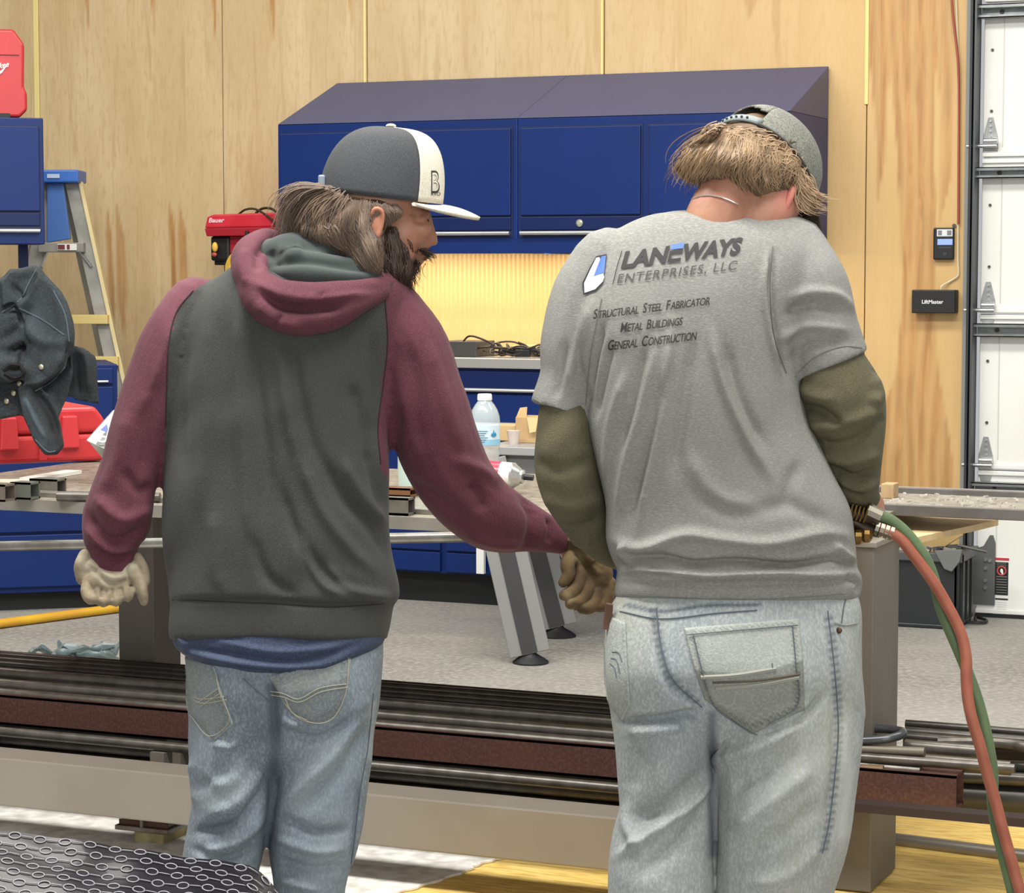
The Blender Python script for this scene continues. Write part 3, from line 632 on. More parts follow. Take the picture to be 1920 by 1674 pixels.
freebar(atZ(1640, 1569, .02), atZ(2050, 1622, .02), .017, M('floor_rod', '#8a857c', .4, .6), 'single grey bar lying low over the yellow sheet at right')
# ---------------------------------------------------------------- floor coverings
ysh = M('yellow_ply_sheet', '#efca6e', .7, col2='#f3d583', scale=3, fine='#cfa653', fscale=14, stretch=(1, 6, 1))
c = [atZ(120, 1690, .006), atZ(2300, 1990, .006), atZ(2060, 1545, .006), atZ(1640, 1525, .006), atZ(820, 1508, .006)]
MB().prism([(p.x, p.y, .002) for p in c], (0, 0, .006)).build('floor_sheet', ysh, None, label='yellow board sheet lying on the concrete under the rack', cat='sheet')
tp = M('canvas_tarp', '#e6e3dc', .85, col2='#efece6', scale=5, fine='#c2beb5', fscale=22, bump=.5, bscale=25)
ed = arc([(560, 1760), (700, 1690), (780, 1668), (870, 1638), (905, 1622), (965, 1607), (1005, 1600), (1060, 1588), (1120, 1560), (1160, 1500), (1080, 1450), (700, 1405), (300, 1385), (-260, 1360), (-500, 1500), (-420, 1800), (0, 1860), (400, 1840), (560, 1760)], 8)
P = [atZ(p[0] + 4 * math.sin(i * 1.7), p[1], .008) for i, p in enumerate(ed[:-1])]
MB().prism([(p.x, p.y, .0085) for p in P], (0, 0, .007)).build('drop_cloth', tp, None, bevel=.002, label='off-white drop cloth spread over the yellow sheet under the rack', cat='drop cloth')
# floor tube, straps
MB().cyl(atZ(-160, 1190, .02), atZ(228, 1139, .02), .0185, 14).build('yellow_pipe', M('pipe_yellow', '#d6ad22', .45, col2='#c9932e', scale=5), None, smooth=True, label='yellow plastic pipe lying on the concrete by the blue workstation', cat='pipe')
stp = M('plastic_teal_grey', '#6f7f80', .4, col2='#566667', scale=9, coat=.2)
sw = thing('plastic_wrap', 'crumpled grey-teal plastic straps on the floor left of the rack post', 'plastic straps', tuple(atZ(140, 1235, 0)))
rnd = random.Random(5)
for pl in ([(55, 1222), (75, 1212), (105, 1222), (140, 1216), (175, 1212), (215, 1206)], [(60, 1232), (95, 1235), (120, 1208), (150, 1225), (185, 1222), (222, 1232)], [(110, 1202), (125, 1226), (160, 1240), (215, 1245)], [(165, 1222), (190, 1205), (205, 1222), (225, 1202)]):
    z0 = .02
    m = MB(); pts = arc([atZ(a, b_ + 4, .02 + .05 * rnd.random()) for a, b_ in pl], 6); m.tube(pts, [.013 + .006 * math.sin(i) for i in range(len(pts))], 6, flat=.5).build('strap', stp, sw, smooth=True)
MB().prism([atZ(100, 1236, .03), atZ(118, 1210, .09), atZ(140, 1212, .08), atZ(165, 1240, .02)], (0, .02, .006)).prism([atZ(170, 1235, .02), atZ(185, 1222, .06), atZ(200, 1238, .02)], (0, .02, .004)).build('plastic_flap', M('plastic_pale', '#93a3a4', .3, coat=.2), sw)
# ---------------------------------------------------------------- things on the table
def tz(px, py, z=ZT): return atZ(px, py, z)
# flat bars along the front
MB().box(xy(22, YP + .05), xq0 - .3, YP + .05, YP + .10, ZT, ZT + .012).build('flat_bar', M('flat_bar_bright', '#a7a39a', .35, .6, col2='#8a857b', scale=12), None, bevel=.001, label='long bright flat bar along the front edge of the table', cat='bar')
def offcut(px0, px1, pyb, h, label, open_end=True, rot=0.0, mat=None, w_=.05):
    a = tz(px0, pyb); b_ = tz(px1, pyb); mid = (a + b_) / 2; Lx = abs(b_.x - a.x)
    t = .005; m = MB(); mt = rotz(rot); ctr = Vector((mid.x, mid.y + w_ / 2, ZT + h / 2 + .001))
    for oy, oz, sy_, sz_ in ((-w_ / 2 + t / 2, 0, t, h), (w_ / 2 - t / 2, 0, t, h), (0, h / 2 - t / 2, w_, t), (0, -h / 2 + t / 2, w_, t)):
        m.obox(ctr + mt @ Vector((0, oy, 0)) + Vector((0, 0, oz)), (Lx, sy_, sz_), mt)
    return m.build('tube_offcut', mat or M('offcut_steel', '#5f5b54', .5, .4, col2='#79746b', scale=25), None, label=label, cat='tube')
offcut(-30, 13, 941, .042, 'open-ended square tube offcut at the left frame edge', mat=M('offcut_brown', '#6d6259', .5, .3))
offcut(14, 61, 937, .042, 'grey square tube offcut, middle of three in a row on the table', w_=.045, mat=M('offcut_green_grey', '#656861', .5, .35))
offcut(48, 113, 927, .038, 'square tube offcut nearest the sleeve, with a hollow end', w_=.045)
MB().cyl(tz(108, 930, ZT + .012), tz(300, 933, ZT + .012), .0125, 12).build('steel_bar', pipe_l, None, smooth=True, label='short round bar behind the square offcuts on the table', cat='bar')
a, b_ = tz(40, 905), tz(127, 890); t = (b_ - a).normalized(); 
MB().obox((a + b_) / 2 + Vector((0, .03, .006)), ((b_ - a).length, .05, .01), rotz(math.atan2(t.y, t.x))).build('white_strip', M('strip_white', '#e3e0d8', .5), None, label='flat white strip in front of the red case', cat='strip')
a, b_ = tz(0, 912), tz(50, 900); MB().obox((a + b_) / 2 + Vector((0, .03, .004)), (.14, .03, .008), rotz(.5)).build('white_strip', M('strip_cream', '#d9d2bd', .6), None, label='small cream strip behind the left square offcut', cat='strip')
offcut(690, 771, 966, .040, 'square steel block below the bearded man\'s elbow', w_=.04)
offcut(700, 774, 932, .022, 'low flat tube behind the block below the bearded man\'s elbow', w_=.05, mat=M('offcut_rust', '#7a5236', .6, .2))
# red case lying on the table, turned
B_ = math.radians(50)
cu, cv, mB = Vector((math.cos(B_), math.sin(B_), 0)), Vector((-math.sin(B_), math.cos(B_), 0)), rotz(B_)
Pc = tz(199, 866)
rc2 = thing('tool_case', 'large red moulded tool case lying on the table under the dark jacket', 'tool case', tuple(Pc - cu * .3))
def cbx(u0, u1, v0, v1, z0, z1, tp_=1.0): 
    c_ = Pc + cu * ((u0 + u1) / 2) + cv * ((v0 + v1) / 2); return MB().obox((c_.x, c_.y, ZT + (z0 + z1) / 2), (u1 - u0, v1 - v0, z1 - z0), mB, tp_)
cbx(-.72, 0, 0, .34, 0.004, .085).build('base_shell', cse, rc2, bevel=.014, segs=3)
pts = [(-.72, .087), (0, .087), (0, .125), (-.03, .165), (-.72, .165)]
MB().prism([Pc + cu * u + cv * .0 + ZZ * z for u, z in pts], cv * .34).build('lid_shell', cse, rc2, bevel=.014, segs=3)
for u in (-.11, -.29, -.5):
    cbx(u - .028, u + .028, -.016, .01, .045, .14, .8).build('latch', M('red_case_latch', '#c9353a', .4), rc2, bevel=.005)
for u in (-.19, -.4, -.6):
    cbx(u - .012, u + .012, -.008, .01, .01, .078).build('moulded_rib', cse, rc2, bevel=.004)
    cbx(u - .02, u + .02, -.008, .01, .1, .15).build('moulded_rib', cse, rc2, bevel=.004)
# plastic-wrapped pack beside it
pk = thing('blister_pack', 'clear plastic blister pack with blue print leaning beside the red case', 'package', tuple(tz(205, 862)))
MB().prism([atD(160, 826, 6.25), atD(212, 768, 6.3), atD(262, 775, 6.3), atD(262, 903, 6.25), atD(226, 904, 6.22), atD(200, 846, 6.2)], Fh * .02).build('card', M('pack_silver', '#b8bbb8', .2, .3, col2='#8f9492', scale=18), pk, bevel=.004)
MB().prism([atD(188, 806, 6.24), atD(200, 795, 6.25), atD(203, 812, 6.24)], Fh * .004).build('blue_print', M('pack_blue', '#3b4ea8', .4), pk)
MB().tube(arc([atD(172, 822, 6.235), atD(196, 828, 6.225), atD(205, 806, 6.24), atD(222, 782, 6.27)], 5), .003, 6).tube([atD(182, 816, 6.23), atD(200, 820, 6.23)], .003, 6).build('plastic_edge', white, pk, smooth=True)
# bottle, can, jug
cp = tz(909, 921); pm = FPX / (cp - CP).dot(FF)
def pr(lst_, base_y=921): return [(r / pm, (base_y - y) / pm) for r, y in lst_]
bt = thing('water_bottle', 'clear plastic water bottle with a white cap and pale blue label', 'bottle', tuple(cp))
clear = M('bottle_plastic', '#dfe8e8', .08, alpha=.42, coat=.6, spec=.7)
rib = [(27, 880), (28.5, 874), (27, 868), (28.5, 862), (27, 856), (28.5, 850), (27, 844)]
MB().lathe(cp, pr([(20, 921), (26, 917), (28.5, 910), (27, 902), (28.5, 896), (27, 888)] + rib + [(28, 838), (28, 796), (29, 790), (28, 780), (24, 768), (18, 758), (12.5, 751), (12, 748)]), 28).build('bottle_body', clear, bt, smooth=True)
MB().lathe(cp, pr([(13.5, 750), (14, 748), (13.5, 740), (12, 738)]), 20).build('cap', M('cap_white', '#eef0ef', .35), bt, smooth=True, sharp=.5)
MB().lathe(cp, pr([(28.6, 833), (28.8, 796)]), 28).build('label_sleeve', M('label_pale_blue', '#cfe2ea', .4), bt, smooth=True)
MB().lathe(cp, pr([(28.9, 833), (29.0, 822)]), 28).build('label_band', M('label_blue', '#8fc3dc', .4), bt, smooth=True)
MB().lathe(cp, pr([(19, 920), (25, 916), (26.5, 840)]), 20).build('water', M('water_in_bottle', '#d5dcd0', .05, alpha=.5), bt, smooth=True)
fwd = -Fh
for dx, dz, hh in ((17, 803, 15), (20, 808, 9), (14, 809, 8)):
    q = cp + RR * (dx / pm) + fwd * (math.sqrt(max(29.3**2 - dx**2, 1)) / pm); z0 = cp.z + (921 - dz - hh) / pm
    MB().prism([(q.x, q.y, z0 + hh / pm), (q.x + RR.x * 2.5 / pm, q.y + RR.y * 2.5 / pm, z0 + 3 / pm), (q.x, q.y, z0), (q.x - RR.x * 2.5 / pm, q.y - RR.y * 2.5 / pm, z0 + 3 / pm)], fwd * .0008).build('droplet_mark', M('droplet_blue', '#2f86ad', .4), bt)
lnm = MB()
for k in range(6):
    a0_, a1_ = -20, 8; q = cp + fwd * (29.2 / pm); z = cp.z + (921 - 806 - k * 4) / pm
    p_ = [cp + RR * (x / pm) + fwd * (math.sqrt(29.3**2 - x * x) / pm) for x in np.linspace(-20, 6 - (k % 3) * 3, 8)]
    lnm.tube([(v.x, v.y, z) for v in p_], .0009, 4)
lnm.build('label_print', M('print_blue_grey', '#5e93ae', .5), bt)
jc = tz(806, 922)
jg = thing('plastic_jug', 'pale mint plastic jug half hidden behind the raised maroon sleeve', 'jug', tuple(jc))
pmj = FPX / (jc - CP).dot(FF)
MB().lathe(jc, [(r / pmj, (922 - y) / pmj) for r, y in [(50, 922), (58, 916), (60, 880), (60, 760), (58, 735), (52, 712), (38, 690), (24, 672), (18, 664), (17, 655)]], 28).build('jug_body', M('jug_mint', '#cfe6dc', .3), jg, smooth=True)
MB().lathe(jc, [(19 / pmj, (922 - y) / pmj) for y in (656, 640)], 20).build('cap', white, jg)
can_a, can_b = tz(925, 905, ZT + .033), tz(978, 913, ZT + .033); can_a = atD(922, 888, 5.95); can_b = atD(973, 893, 5.93)
ax = (can_b - can_a).normalized()
cn = thing('spray_can', 'red and white spray can lying on its side by the water bottle', 'spray can', tuple((can_a + can_b) / 2 - ZZ * .033))
mc = ax.to_track_quat('Z', 'Y').to_matrix(); Lc = (can_b - can_a).length
MB().lathe(can_a - ax * .1, [(.030, 0), (.033, .004), (.033, .1 + Lc * .35)], 24, mc).build('can_body', M('can_red', '#b8324a', .35, coat=.3), cn, smooth=True, sharp=.5)
MB().lathe(can_a + ax * Lc * .35, [(.0332, 0), (.0332, Lc * .4)], 24, mc).build('can_collar', M('can_white', '#e2dcd8', .35), cn, smooth=True, sharp=.5)
MB().lathe(can_a + ax * Lc * .75, [(.034, 0), (.034, .004), (.027, .012), (.022, .020), (.018, .024), (.018, .03), (.007, .032)], 24, mc).build('can_dome', M('can_metal', '#c9c9c4', .25, .8), cn, smooth=True, sharp=.5)
MB().lathe(can_a + ax * (Lc * .75 + .03), [(.008, 0), (.008, .006), (.0075, .026)], 14, mc).build('nozzle', black, cn, smooth=True, sharp=.5)
# ---------------------------------------------------------------- right end of the table: rails, plate, block, debris, board
YR1 = atZ(1750, 951, ZT + .012).y; YR2 = atZ(1750, 924, ZT + .03).y
rs = thing('steel_channel', 'long grey steel channel with raised edges lying across the table at right', 'channel', (xy(1780, YR1), YR1, ZT - .02))
zq1, zq0 = zy(1780, 950, YR1), zy(1780, 971, YR1)
xs0, xs1 = xy(1500, YR1), xy(2150, YR1)
ch = M('channel_steel', '#5d5a57', .5, .4, col2='#6f6c68', scale=10)
MB().box(xs0, xs1, YR1, YR1 + .012, zq0, zq1).build('front_flange', ch, rs, bevel=.002)
YR2 = YR1 + .30
MB().box(xs0, xs1, YR1 + .012, YR2, zq1 - .008, zq1 - .002).build('web_plate', M('web_plate', '#9b958b', .55, .2, col2='#7f796f', scale=16, bump=.4, bscale=60), rs)
zr1, zr0 = zy(1780, 917, YR2), zy(1780, 938, YR2)
MB().box(xs0, xs1, YR2, YR2 + .012, zr0, zr1).build('rear_flange', ch, rs, bevel=.002)
MB().box(xs0, xs1, YR2 + .012, YR2 + .03, zr1 - .004, zr1).build('rear_lip', M('lip_bright', '#a5a29c', .4, .5), rs)
MB().box(xq0 - .25, xq0 - .17, YP + .2, YR2 + .02, ZT - .06, ZT - .012).build('support_rail', paint, rack)
q = atY(1667, 943, YR1 + .17); MB().box(q.x - .016, q.x + .016, YR1 + .15, YR1 + .2, zq1 - .002, zq1 + .034).build('wood_block', M('tan_block', '#b59a72', .7, col2='#a3875f', scale=30), None, bevel=.002,
    label='small tan wooden block on the channel beside the right man\'s hand', cat='block')
rnd = random.Random(11); db = MB()
for k in range(110):
    x = xy(rnd.uniform(1665, 1925), YR1 + .15); y = YR1 + rnd.uniform(.03, .27); s_ = rnd.uniform(.002, .007)
    db.obox((x, y, zq1 - .002 + s_ * .4), (s_ * rnd.uniform(1, 3), s_, s_ * .8), rotz(rnd.uniform(0, 3)))
db.build('metal_swarf', M('swarf', '#c3beb2', .4, .4), None, label='metal swarf and grit scattered on the channel at right', cat='swarf', kind='stuff')
zbd = .80
bd = [atZ(1560, 1002, zbd), atZ(1722, 1006, zbd), atZ(1826, 984, zbd), atZ(1872, 973, zbd), atZ(1860, 958, zbd), atZ(1560, 958, zbd)]
MB().prism([(p.x, p.y, zbd - .016) for p in bd], (0, 0, .016)).build('plywood_board', M('board_pine', '#d3b583', .6, col2='#dcc69c', scale=3, stretch=(1, 9, 1)), None, bevel=.001, label='pale plywood board sticking out below the channel', cat='board')
# ---------------------------------------------------------------- black scrap bin by the door
b0 = atZ(1735, 1178, 0); bn = thing('scrap_bin', 'black plastic bin heaped with scrap beside the garage door', 'bin', (b0.x, b0.y, 0))
zbin = zy(1740, 1035, b0.y); x0_, x1_ = xy(1640, b0.y), xy(1800, b0.y)
mb = MB(); n = 4; D_ = .26
binm = M('bin_black', '#202426', .45, coat=.1)
for (ax0, ax1, ay0, ay1) in ((x0_, x1_, b0.y, b0.y + .02), (x0_, x1_, b0.y + D_, b0.y + D_ + .02), (x0_, x0_ + .02, b0.y, b0.y + D_), (x1_ - .02, x1_, b0.y, b0.y + D_)): mb.box(ax0, ax1, ay0, ay1, .012, zbin)
mb.box(x0_, x1_, b0.y, b0.y + D_, .0, .02).build('bin_body', binm, bn, bevel=.006)
MB().box(x0_ - .015, x1_ + .02, b0.y - .02, b0.y + .01, zbin - .035, zbin).box(x1_ - .01, x1_ + .02, b0.y - .02, b0.y + D_ + .03, zbin - .035, zbin).build('rim', M('bin_rim', '#4a4d4e', .5), bn, bevel=.004)
for k in range(3): MB().box(x1_, x1_ + .012, b0.y + .04 + .08 * k, b0.y + .07 + .08 * k, .03, zbin - .04).build('side_rib', binm, bn)
sc2 = thing('scrap_heap', 'cut timber scraps and torn cardboard heaped in the black bin', 'scrap', (b0.x, b0.y + .2, zbin - .06))
cd_ = M('cardboard', '#b8976a', .8, col2='#c5a77a', scale=12)
MB().obox((x1_ - .2, b0.y + .15, zbin + .03), (.18, .02, .12), Matrix.Rotation(.5, 3, 'Y')).build('cardboard_piece', cd_, sc2)
MB().obox((x1_ - .1, b0.y + .12, zbin + .05), (.16, .03, .09), Matrix.Rotation(-.6, 3, 'Y')).build('timber_piece', M('timber_tan', '#a88d5c', .8), sc2, bevel=.003)
rnd = random.Random(9); m1, m2 = MB(), MB()
for k in range(46):
    s_ = rnd.uniform(.01, .03); (m1 if k % 2 else m2).obox((rnd.uniform(x0_ + .05, x1_ - .04), b0.y + rnd.uniform(.03, .23), zbin - .02 + rnd.uniform(0, .03)), (s_ * 2, s_, s_), Matrix.Rotation(rnd.uniform(0, 3), 3, (rnd.random(), rnd.random(), rnd.random() + .1)))
setp(m1.build('scrap_chip', M('chip_grey', '#8f8b80', .7), sc2), kind='stuff'); setp(m2.build('scrap_chip', M('chip_dark', '#3f4140', .7), sc2), kind='stuff')
rgm = M('rag_grey', '#6a6c6b', .9)
MB().prism([(x1_ - .09, b0.y - .026, zbin + .01), (x1_ + .02, b0.y - .026, zbin + .02), (x1_ + .01, b0.y - .028, zbin - .03), (x1_ - .02, b0.y - .028, zbin - .07), (x1_ - .05, b0.y - .028, zbin - .06)], (0, .01, 0)).build('rag', rgm, sc2, bevel=.003)
MB().cyl((x1_ - .02, b0.y + .1, zbin + .02), (x1_ + .09, b0.y + .1, zbin - .0), .006, 8).build('wire_end', dark_steel, sc2)
tube1('floor_cable', arc([(x1_ + .03, b0.y + .2, .012), atZ(1830, 1157, .01), atZ(1850, 1163, .01), atZ(1840, 1167, .01), atZ(1810, 1166, .01)], 6), .006, black, n=7, label='short loop of black cable on the floor at the door corner', cat='cable')
# ---------------------------------------------------------------- grey work table with splayed legs
F1 = atZ(993, 1240, 0); d1 = (F1 - CP).dot(FF); p1 = FPX / d1
gt = thing('grey_table', 'grey metal table on splayed stripe-channel legs between the two men', 'table', (F1.x, F1.y, 0))
gz = atD(993, 835, d1).z
gm = M('table_grey', '#8d8e8c', .45, .2); gd = M('table_dark_grey', '#3f4041', .5, .2)
xg0, xg1 = atD(903, 840, d1).x, atD(1150, 840, d1).x
MB().box(xg0, xg1, F1.y - .04, F1.y + .84, gz - .03, gz).build('table_top', M('table_edge_pale', '#a9abab', .4, .3), gt, bevel=.003)
MB().box(xg0 + .01, xg1, F1.y - .02, F1.y + .82, gz - .13, gz - .03).build('apron', M('table_apron', '#6c6d6c', .5, .2), gt)
def leg(px, py, dd, z_off=0):
    foot = atZ(px, py, 0); d_ = (foot - CP).dot(FF); k = d_ / FPX
    top = atD(px - 84, 862 if dd == 0 else 860, d_); a_ = atD(px - 1, py - 18, d_)
    t = (a_ - top).normalized(); n_ = (Fh - t * Fh.dot(t)).normalized(); s_ = t.cross(n_); m = Matrix((s_, n_, t)).transposed(); Ln = (a_ - top).length
    l_ = MB().obox((a_ + top) / 2, (76 * k, .05, Ln), m).build('leg', gm, gt, bevel=.003)
    MB().obox((a_ + top) / 2 - n_ * .026, (30 * k, .006, Ln - .01), m).build('dark_channel', gd, l_)
    MB().lathe((foot.x, foot.y, 0), [(34 * k, 0), (34 * k, .006), (26 * k, .018), (12 * k, .034), (8 * k, .05)], 22).build('foot', black, l_, smooth=True, sharp=.6)
leg(995, 1243, 0); leg(1046, 1193, 1)
wp = atZ(900, 1085, 0)
yb = YB_ - .05; q0 = atY(893, 1030, yb); q1 = atY(907, 1076, yb)
MB().box(q0.x, q1.x, yb, yb + .02, q1.z, atY(900, 985, yb).z).build('upright_strip', M('white_plastic', '#eeeeea', .5), wb, label='upright white strip')
# boxes on the grey table
def standbox(px0, px1, pyt, Yo, dep, name, mat, label, cat, z=gz):
    Y = F1.y + Yo; x0, x1 = xy(px0, Y), xy(px1, Y); return MB().box(x0, x1, Y, Y + dep, z, zy((px0 + px1) / 2, pyt, Y)).build(name, mat, None, bevel=.003, label=label, cat=cat)
cb1 = standbox(966, 1010, 782, .15, .12, 'cardboard_box', cd_, 'open cardboard carton with raised flaps on the grey table', 'box')
Y = F1.y + .15; zz_ = zy(985, 782, Y)
MB().prism([(xy(966, Y), Y + .01, zz_), (xy(985, Y), Y + .01, zz_), (xy(980, Y), Y + .04, zz_ + .035), (xy(969, Y), Y + .03, zz_ + .032)], (0, .004, 0)).build('flap', cd_, cb1)
MB().prism([(xy(988, Y), Y - .002, zz_), (xy(1010, Y), Y - .002, zz_), (xy(1010, Y), Y - .03, zz_ - .05), (xy(999, Y), Y - .03, zz_ - .055)], (0, .003, 0)).build('flap', M('cardboard_pale', '#c9ad7f', .8), cb1)
standbox(925, 966, 797, .22, .1, 'cardboard_box', M('cardboard_pale', '#c9ad7f', .8), 'low pale carton on the grey table behind the bottle', 'box')
q = atY(963, 832, F1.y + .08); MB().lathe((q.x, q.y, gz), [(.018, 0), (.022, .03), (.026, .05), (.02, .052)], 14).build('plastic_cup', M('cup_clear', '#d8ccc4', .2, alpha=.75), None, smooth=True, label='small crumpled clear plastic cup before the cartons', cat='cup')
MB().obox((xy(945, F1.y + .2), F1.y + .215, gz + .025), (.02, .004, .03)).build('carton_mark', M('carton_mark', '#8a6b3a', .7), None, label='brown print mark on the low carton', cat='mark') if False else None
# ---------------------------------------------------------------- black wrapped stack in the foreground
fg = thing('wrapped_stack', 'stack under glossy black dimpled sheeting in the lower left foreground', 'wrapped stack', tuple(atD(200, 1700, 3.3)))
gl = M('black_film', '#121116', .30, coat=.12, spec=.35, col2='#1d1b22', scale=12)
def srf(s, t):   # s across in photo px, t down from the far edge (0..1)
    yb_ = 1557 + s * .135 if s < 470 else 1557 + 63.5 + (s - 470) * .55
    dd = 3.5 - .5 * t + (.0 if s < 430 else -.0)
    p = atD(s, yb_ + 330 * t, dd); p.z += .0012 * math.sin(s * .05 + t * 9) + .0015 * math.sin(s * .013 - t * 23)
    if s > 470: p.z -= ((s - 470) / 80) ** 2 * .05
    return p
gs = list(np.linspace(-260, 560, 70)); gtt = list(np.linspace(0, 1, 40)); V = [srf(s, t) for t in gtt for s in gs]; W_ = len(gs)
Fc = [(a * W_ + b_, a * W_ + b_ + 1, (a + 1) * W_ + b_ + 1, (a + 1) * W_ + b_) for a in range(len(gtt) - 1) for b_ in range(W_ - 1)]
k0 = len(V); rim = [b_ for b_ in range(W_)] + [(a + 1) * W_ - 1 for a in range(1, len(gtt))] + [(len(gtt) - 1) * W_ + b_ for b_ in range(W_ - 2, -1, -1)] + [a * W_ for a in range(len(gtt) - 2, 0, -1)]
V += [Vector((V[i].x, V[i].y, 0)) for i in rim]; nr = len(rim)
Fc += [(rim[i], rim[(i + 1) % nr], k0 + (i + 1) % nr, k0 + i) for i in range(nr)] + [tuple(range(k0, k0 + nr))]
MB().add(V, Fc).build('black_sheeting', gl, fg, smooth=True, sharp=.9)
ringm = M('film_ring', '#8d8b90', .3, .0, coat=.4)
def inst(name, me, M4, parent):
    o = bpy.data.objects.new(name, me); COL.objects.link(o); o.parent = parent; o.matrix_local = Matrix.Translation(-ORG[parent.name]) @ M4; return o
rm = MB(); rm.tube([(.0086 * math.cos(a), .0086 * math.sin(a), 0) for a in np.linspace(0, 2 * math.pi, 15)], .0012, 4)
me_r = bpy.data.meshes.new('ring'); me_r.from_pydata(rm.v, [], rm.f); me_r.materials.append(ringm); me_r.shade_smooth()
sm_ = MB(); sm_.tube([(-.012, 0, 0), (-.006, 0, .001), (.006, 0, .001), (.012, 0, 0)], [.0002, .0009, .0009, .0002], 5)
me_s = bpy.data.meshes.new('ridge'); me_s.from_pydata(sm_.v, [], sm_.f); me_s.materials.append(ringm); me_s.shade_smooth()
cnt = 0
for r_ in range(12):
    t = .022 + r_ * .0515
    for k in range(18):
        s = -160 + k * 47 + r_ * 11
        if s > 520 or s < -40 or 1557 + s * .13 + 330 * t > 1700: continue
        for ds, me_, nm in ((0, me_r, 'ring'), (23, me_s, 'ridge')):
            a, b_, c_ = srf(s + ds, t), srf(s + ds + 3, t), srf(s + ds, t + .01)
            X_ = (b_ - a).normalized(); Zn = X_.cross(a - c_).normalized(); Zn = Zn if Zn.z > 0 else -Zn; Y_ = Zn.cross(X_)
            M4 = Matrix.Translation(a + Zn * .0008) @ Matrix((X_, Y_, Zn)).transposed().to_4x4()
            inst(nm, me_, M4, fg); cnt += 1
# ================================================================ people
class Fr:
    """a person's own working space: u, v in photo pixels on the plane at distance d0, w = pixels away from the camera"""
    def __init__(s, d0): s.d0 = d0; s.k = d0 / FPX
    def P(s, u, v, w=0): return atD(u, v, s.d0 + w * s.k)
    def floor_v(s): return 500 + FPX * CAMH / s.d0 / math.cos(PITCH)
class PM(MB):
    """closed pieces in (u, v, w)"""
    def ellp(s, c, r, ang=0.0, nu=20, nv=12): return s.ell(c, r, Matrix.Rotation(ang, 3, 'Z'), nu, nv)
    def limb(s, pts, flat=1.0, n=18, sub=4, roundend=True):
        """pts (u, v, w, r): rounded tapering tube, smooth through the joints"""
        q = arc(pts, sub); ctr = [Vector(p[:3]) for p in q]; rs = [max(1.0, p[3]) for p in q]
        def endcap(c, t, r): return [(c + t * r * math.sin(a), r * math.cos(a)) for a in (.45, .9, 1.3)]
        t0 = (ctr[0] - ctr[1]).normalized(); t1 = (ctr[-1] - ctr[-2]).normalized()
        A = endcap(ctr[0], t0, rs[0])[::-1]; B = endcap(ctr[-1], t1, rs[-1]) if roundend else []
        ctr = [a[0] for a in A] + ctr + [b[0] for b in B]; rs = [a[1] for a in A] + rs + [b[1] for b in B]
        V = []
        for i, p in enumerate(ctr):
            t = (ctr[min(i + 1, len(ctr) - 1)] - ctr[max(i - 1, 0)]).normalized()
            ref = Vector((0, 0, 1)) if abs(t.z) < .85 else Vector((1, 0, 0)); b1 = t.cross(ref).normalized(); b2 = t.cross(b1)
            if i and (b1.dot(pb) < 0): b1 = -b1
            b2 = t.cross(b1); pb = b1
            for j in range(n):
                a = 2 * math.pi * j / n; V.append(p + b1 * math.cos(a) * rs[i] + b2 * math.sin(a) * rs[i] * flat)
        k = len(ctr)
        F = [(i * n + j, i * n + (j + 1) % n, (i + 1) * n + (j + 1) % n, (i + 1) * n + j) for i in range(k - 1) for j in range(n)] + [tuple(range(n))[::-1], tuple(range((k - 1) * n, k * n))]
        return s.add(V, F)
    def stack(s, rows, e=2.4, n=48, sub=5, tilt=0.0):
        """rows (v, uL, uR, wc, hw): trunk built of rounded slices"""
        q = arc(rows, sub); V = []
        for v, a, b, wc, hw in q:
            c = (a + b) / 2; r = (b - a) / 2
            for j in range(n):
                t = 2 * math.pi * j / n; ct, st = math.cos(t), math.sin(t)
                V.append(Vector((c + r * math.copysign(abs(ct) ** (2 / e), ct), v + tilt * st * hw, wc + hw * math.copysign(abs(st) ** (2 / e), st))))
        k = len(q)
        F = [(i * n + j, i * n + (j + 1) % n, (i + 1) * n + (j + 1) % n, (i + 1) * n + j) for i in range(k - 1) for j in range(n)] + [tuple(range(n))[::-1], tuple(range((k - 1) * n, k * n))]
        return s.add(V, F)
    def puff(s, poly, w0, w1):
        return s.prism([(u, v, w0) for u, v in poly], (0, 0, w1 - w0))
def fuse(pm, fr, voxel, smooth=4, fac=.5):
    """one continuous skin over overlapping pieces -> (verts, faces) in world space"""
    me = bpy.data.meshes.new('tmp'); me.from_pydata([fr.P(*v) if fr else v for v in pm.v], [], pm.f)
    bm = bmesh.new(); bm.from_mesh(me); bmesh.ops.recalc_face_normals(bm, faces=bm.faces); bm.to_mesh(me); bm.free()
    o = bpy.data.objects.new('tmp', me); COL.objects.link(o)
    m = o.modifiers.new('r', 'REMESH'); m.mode = 'VOXEL'; m.voxel_size = voxel; m.adaptivity = 0
    if smooth: q = o.modifiers.new('s', 'SMOOTH'); q.factor = fac; q.iterations = smooth
    dg = bpy.context.evaluated_depsgraph_get(); e = bpy.data.meshes.new_from_object(o.evaluated_get(dg))
    V = np.empty(len(e.vertices) * 3); e.vertices.foreach_get('co', V); V = V.reshape(-1, 3)
    N = np.empty(len(e.vertices) * 3); e.vertex_normals.foreach_get('vector', N); N = N.reshape(-1, 3)
    F = [tuple(p.vertices) for p in e.polygons]
    bpy.data.objects.remove(o); bpy.data.meshes.remove(me); bpy.data.meshes.remove(e)
    return V, F, N
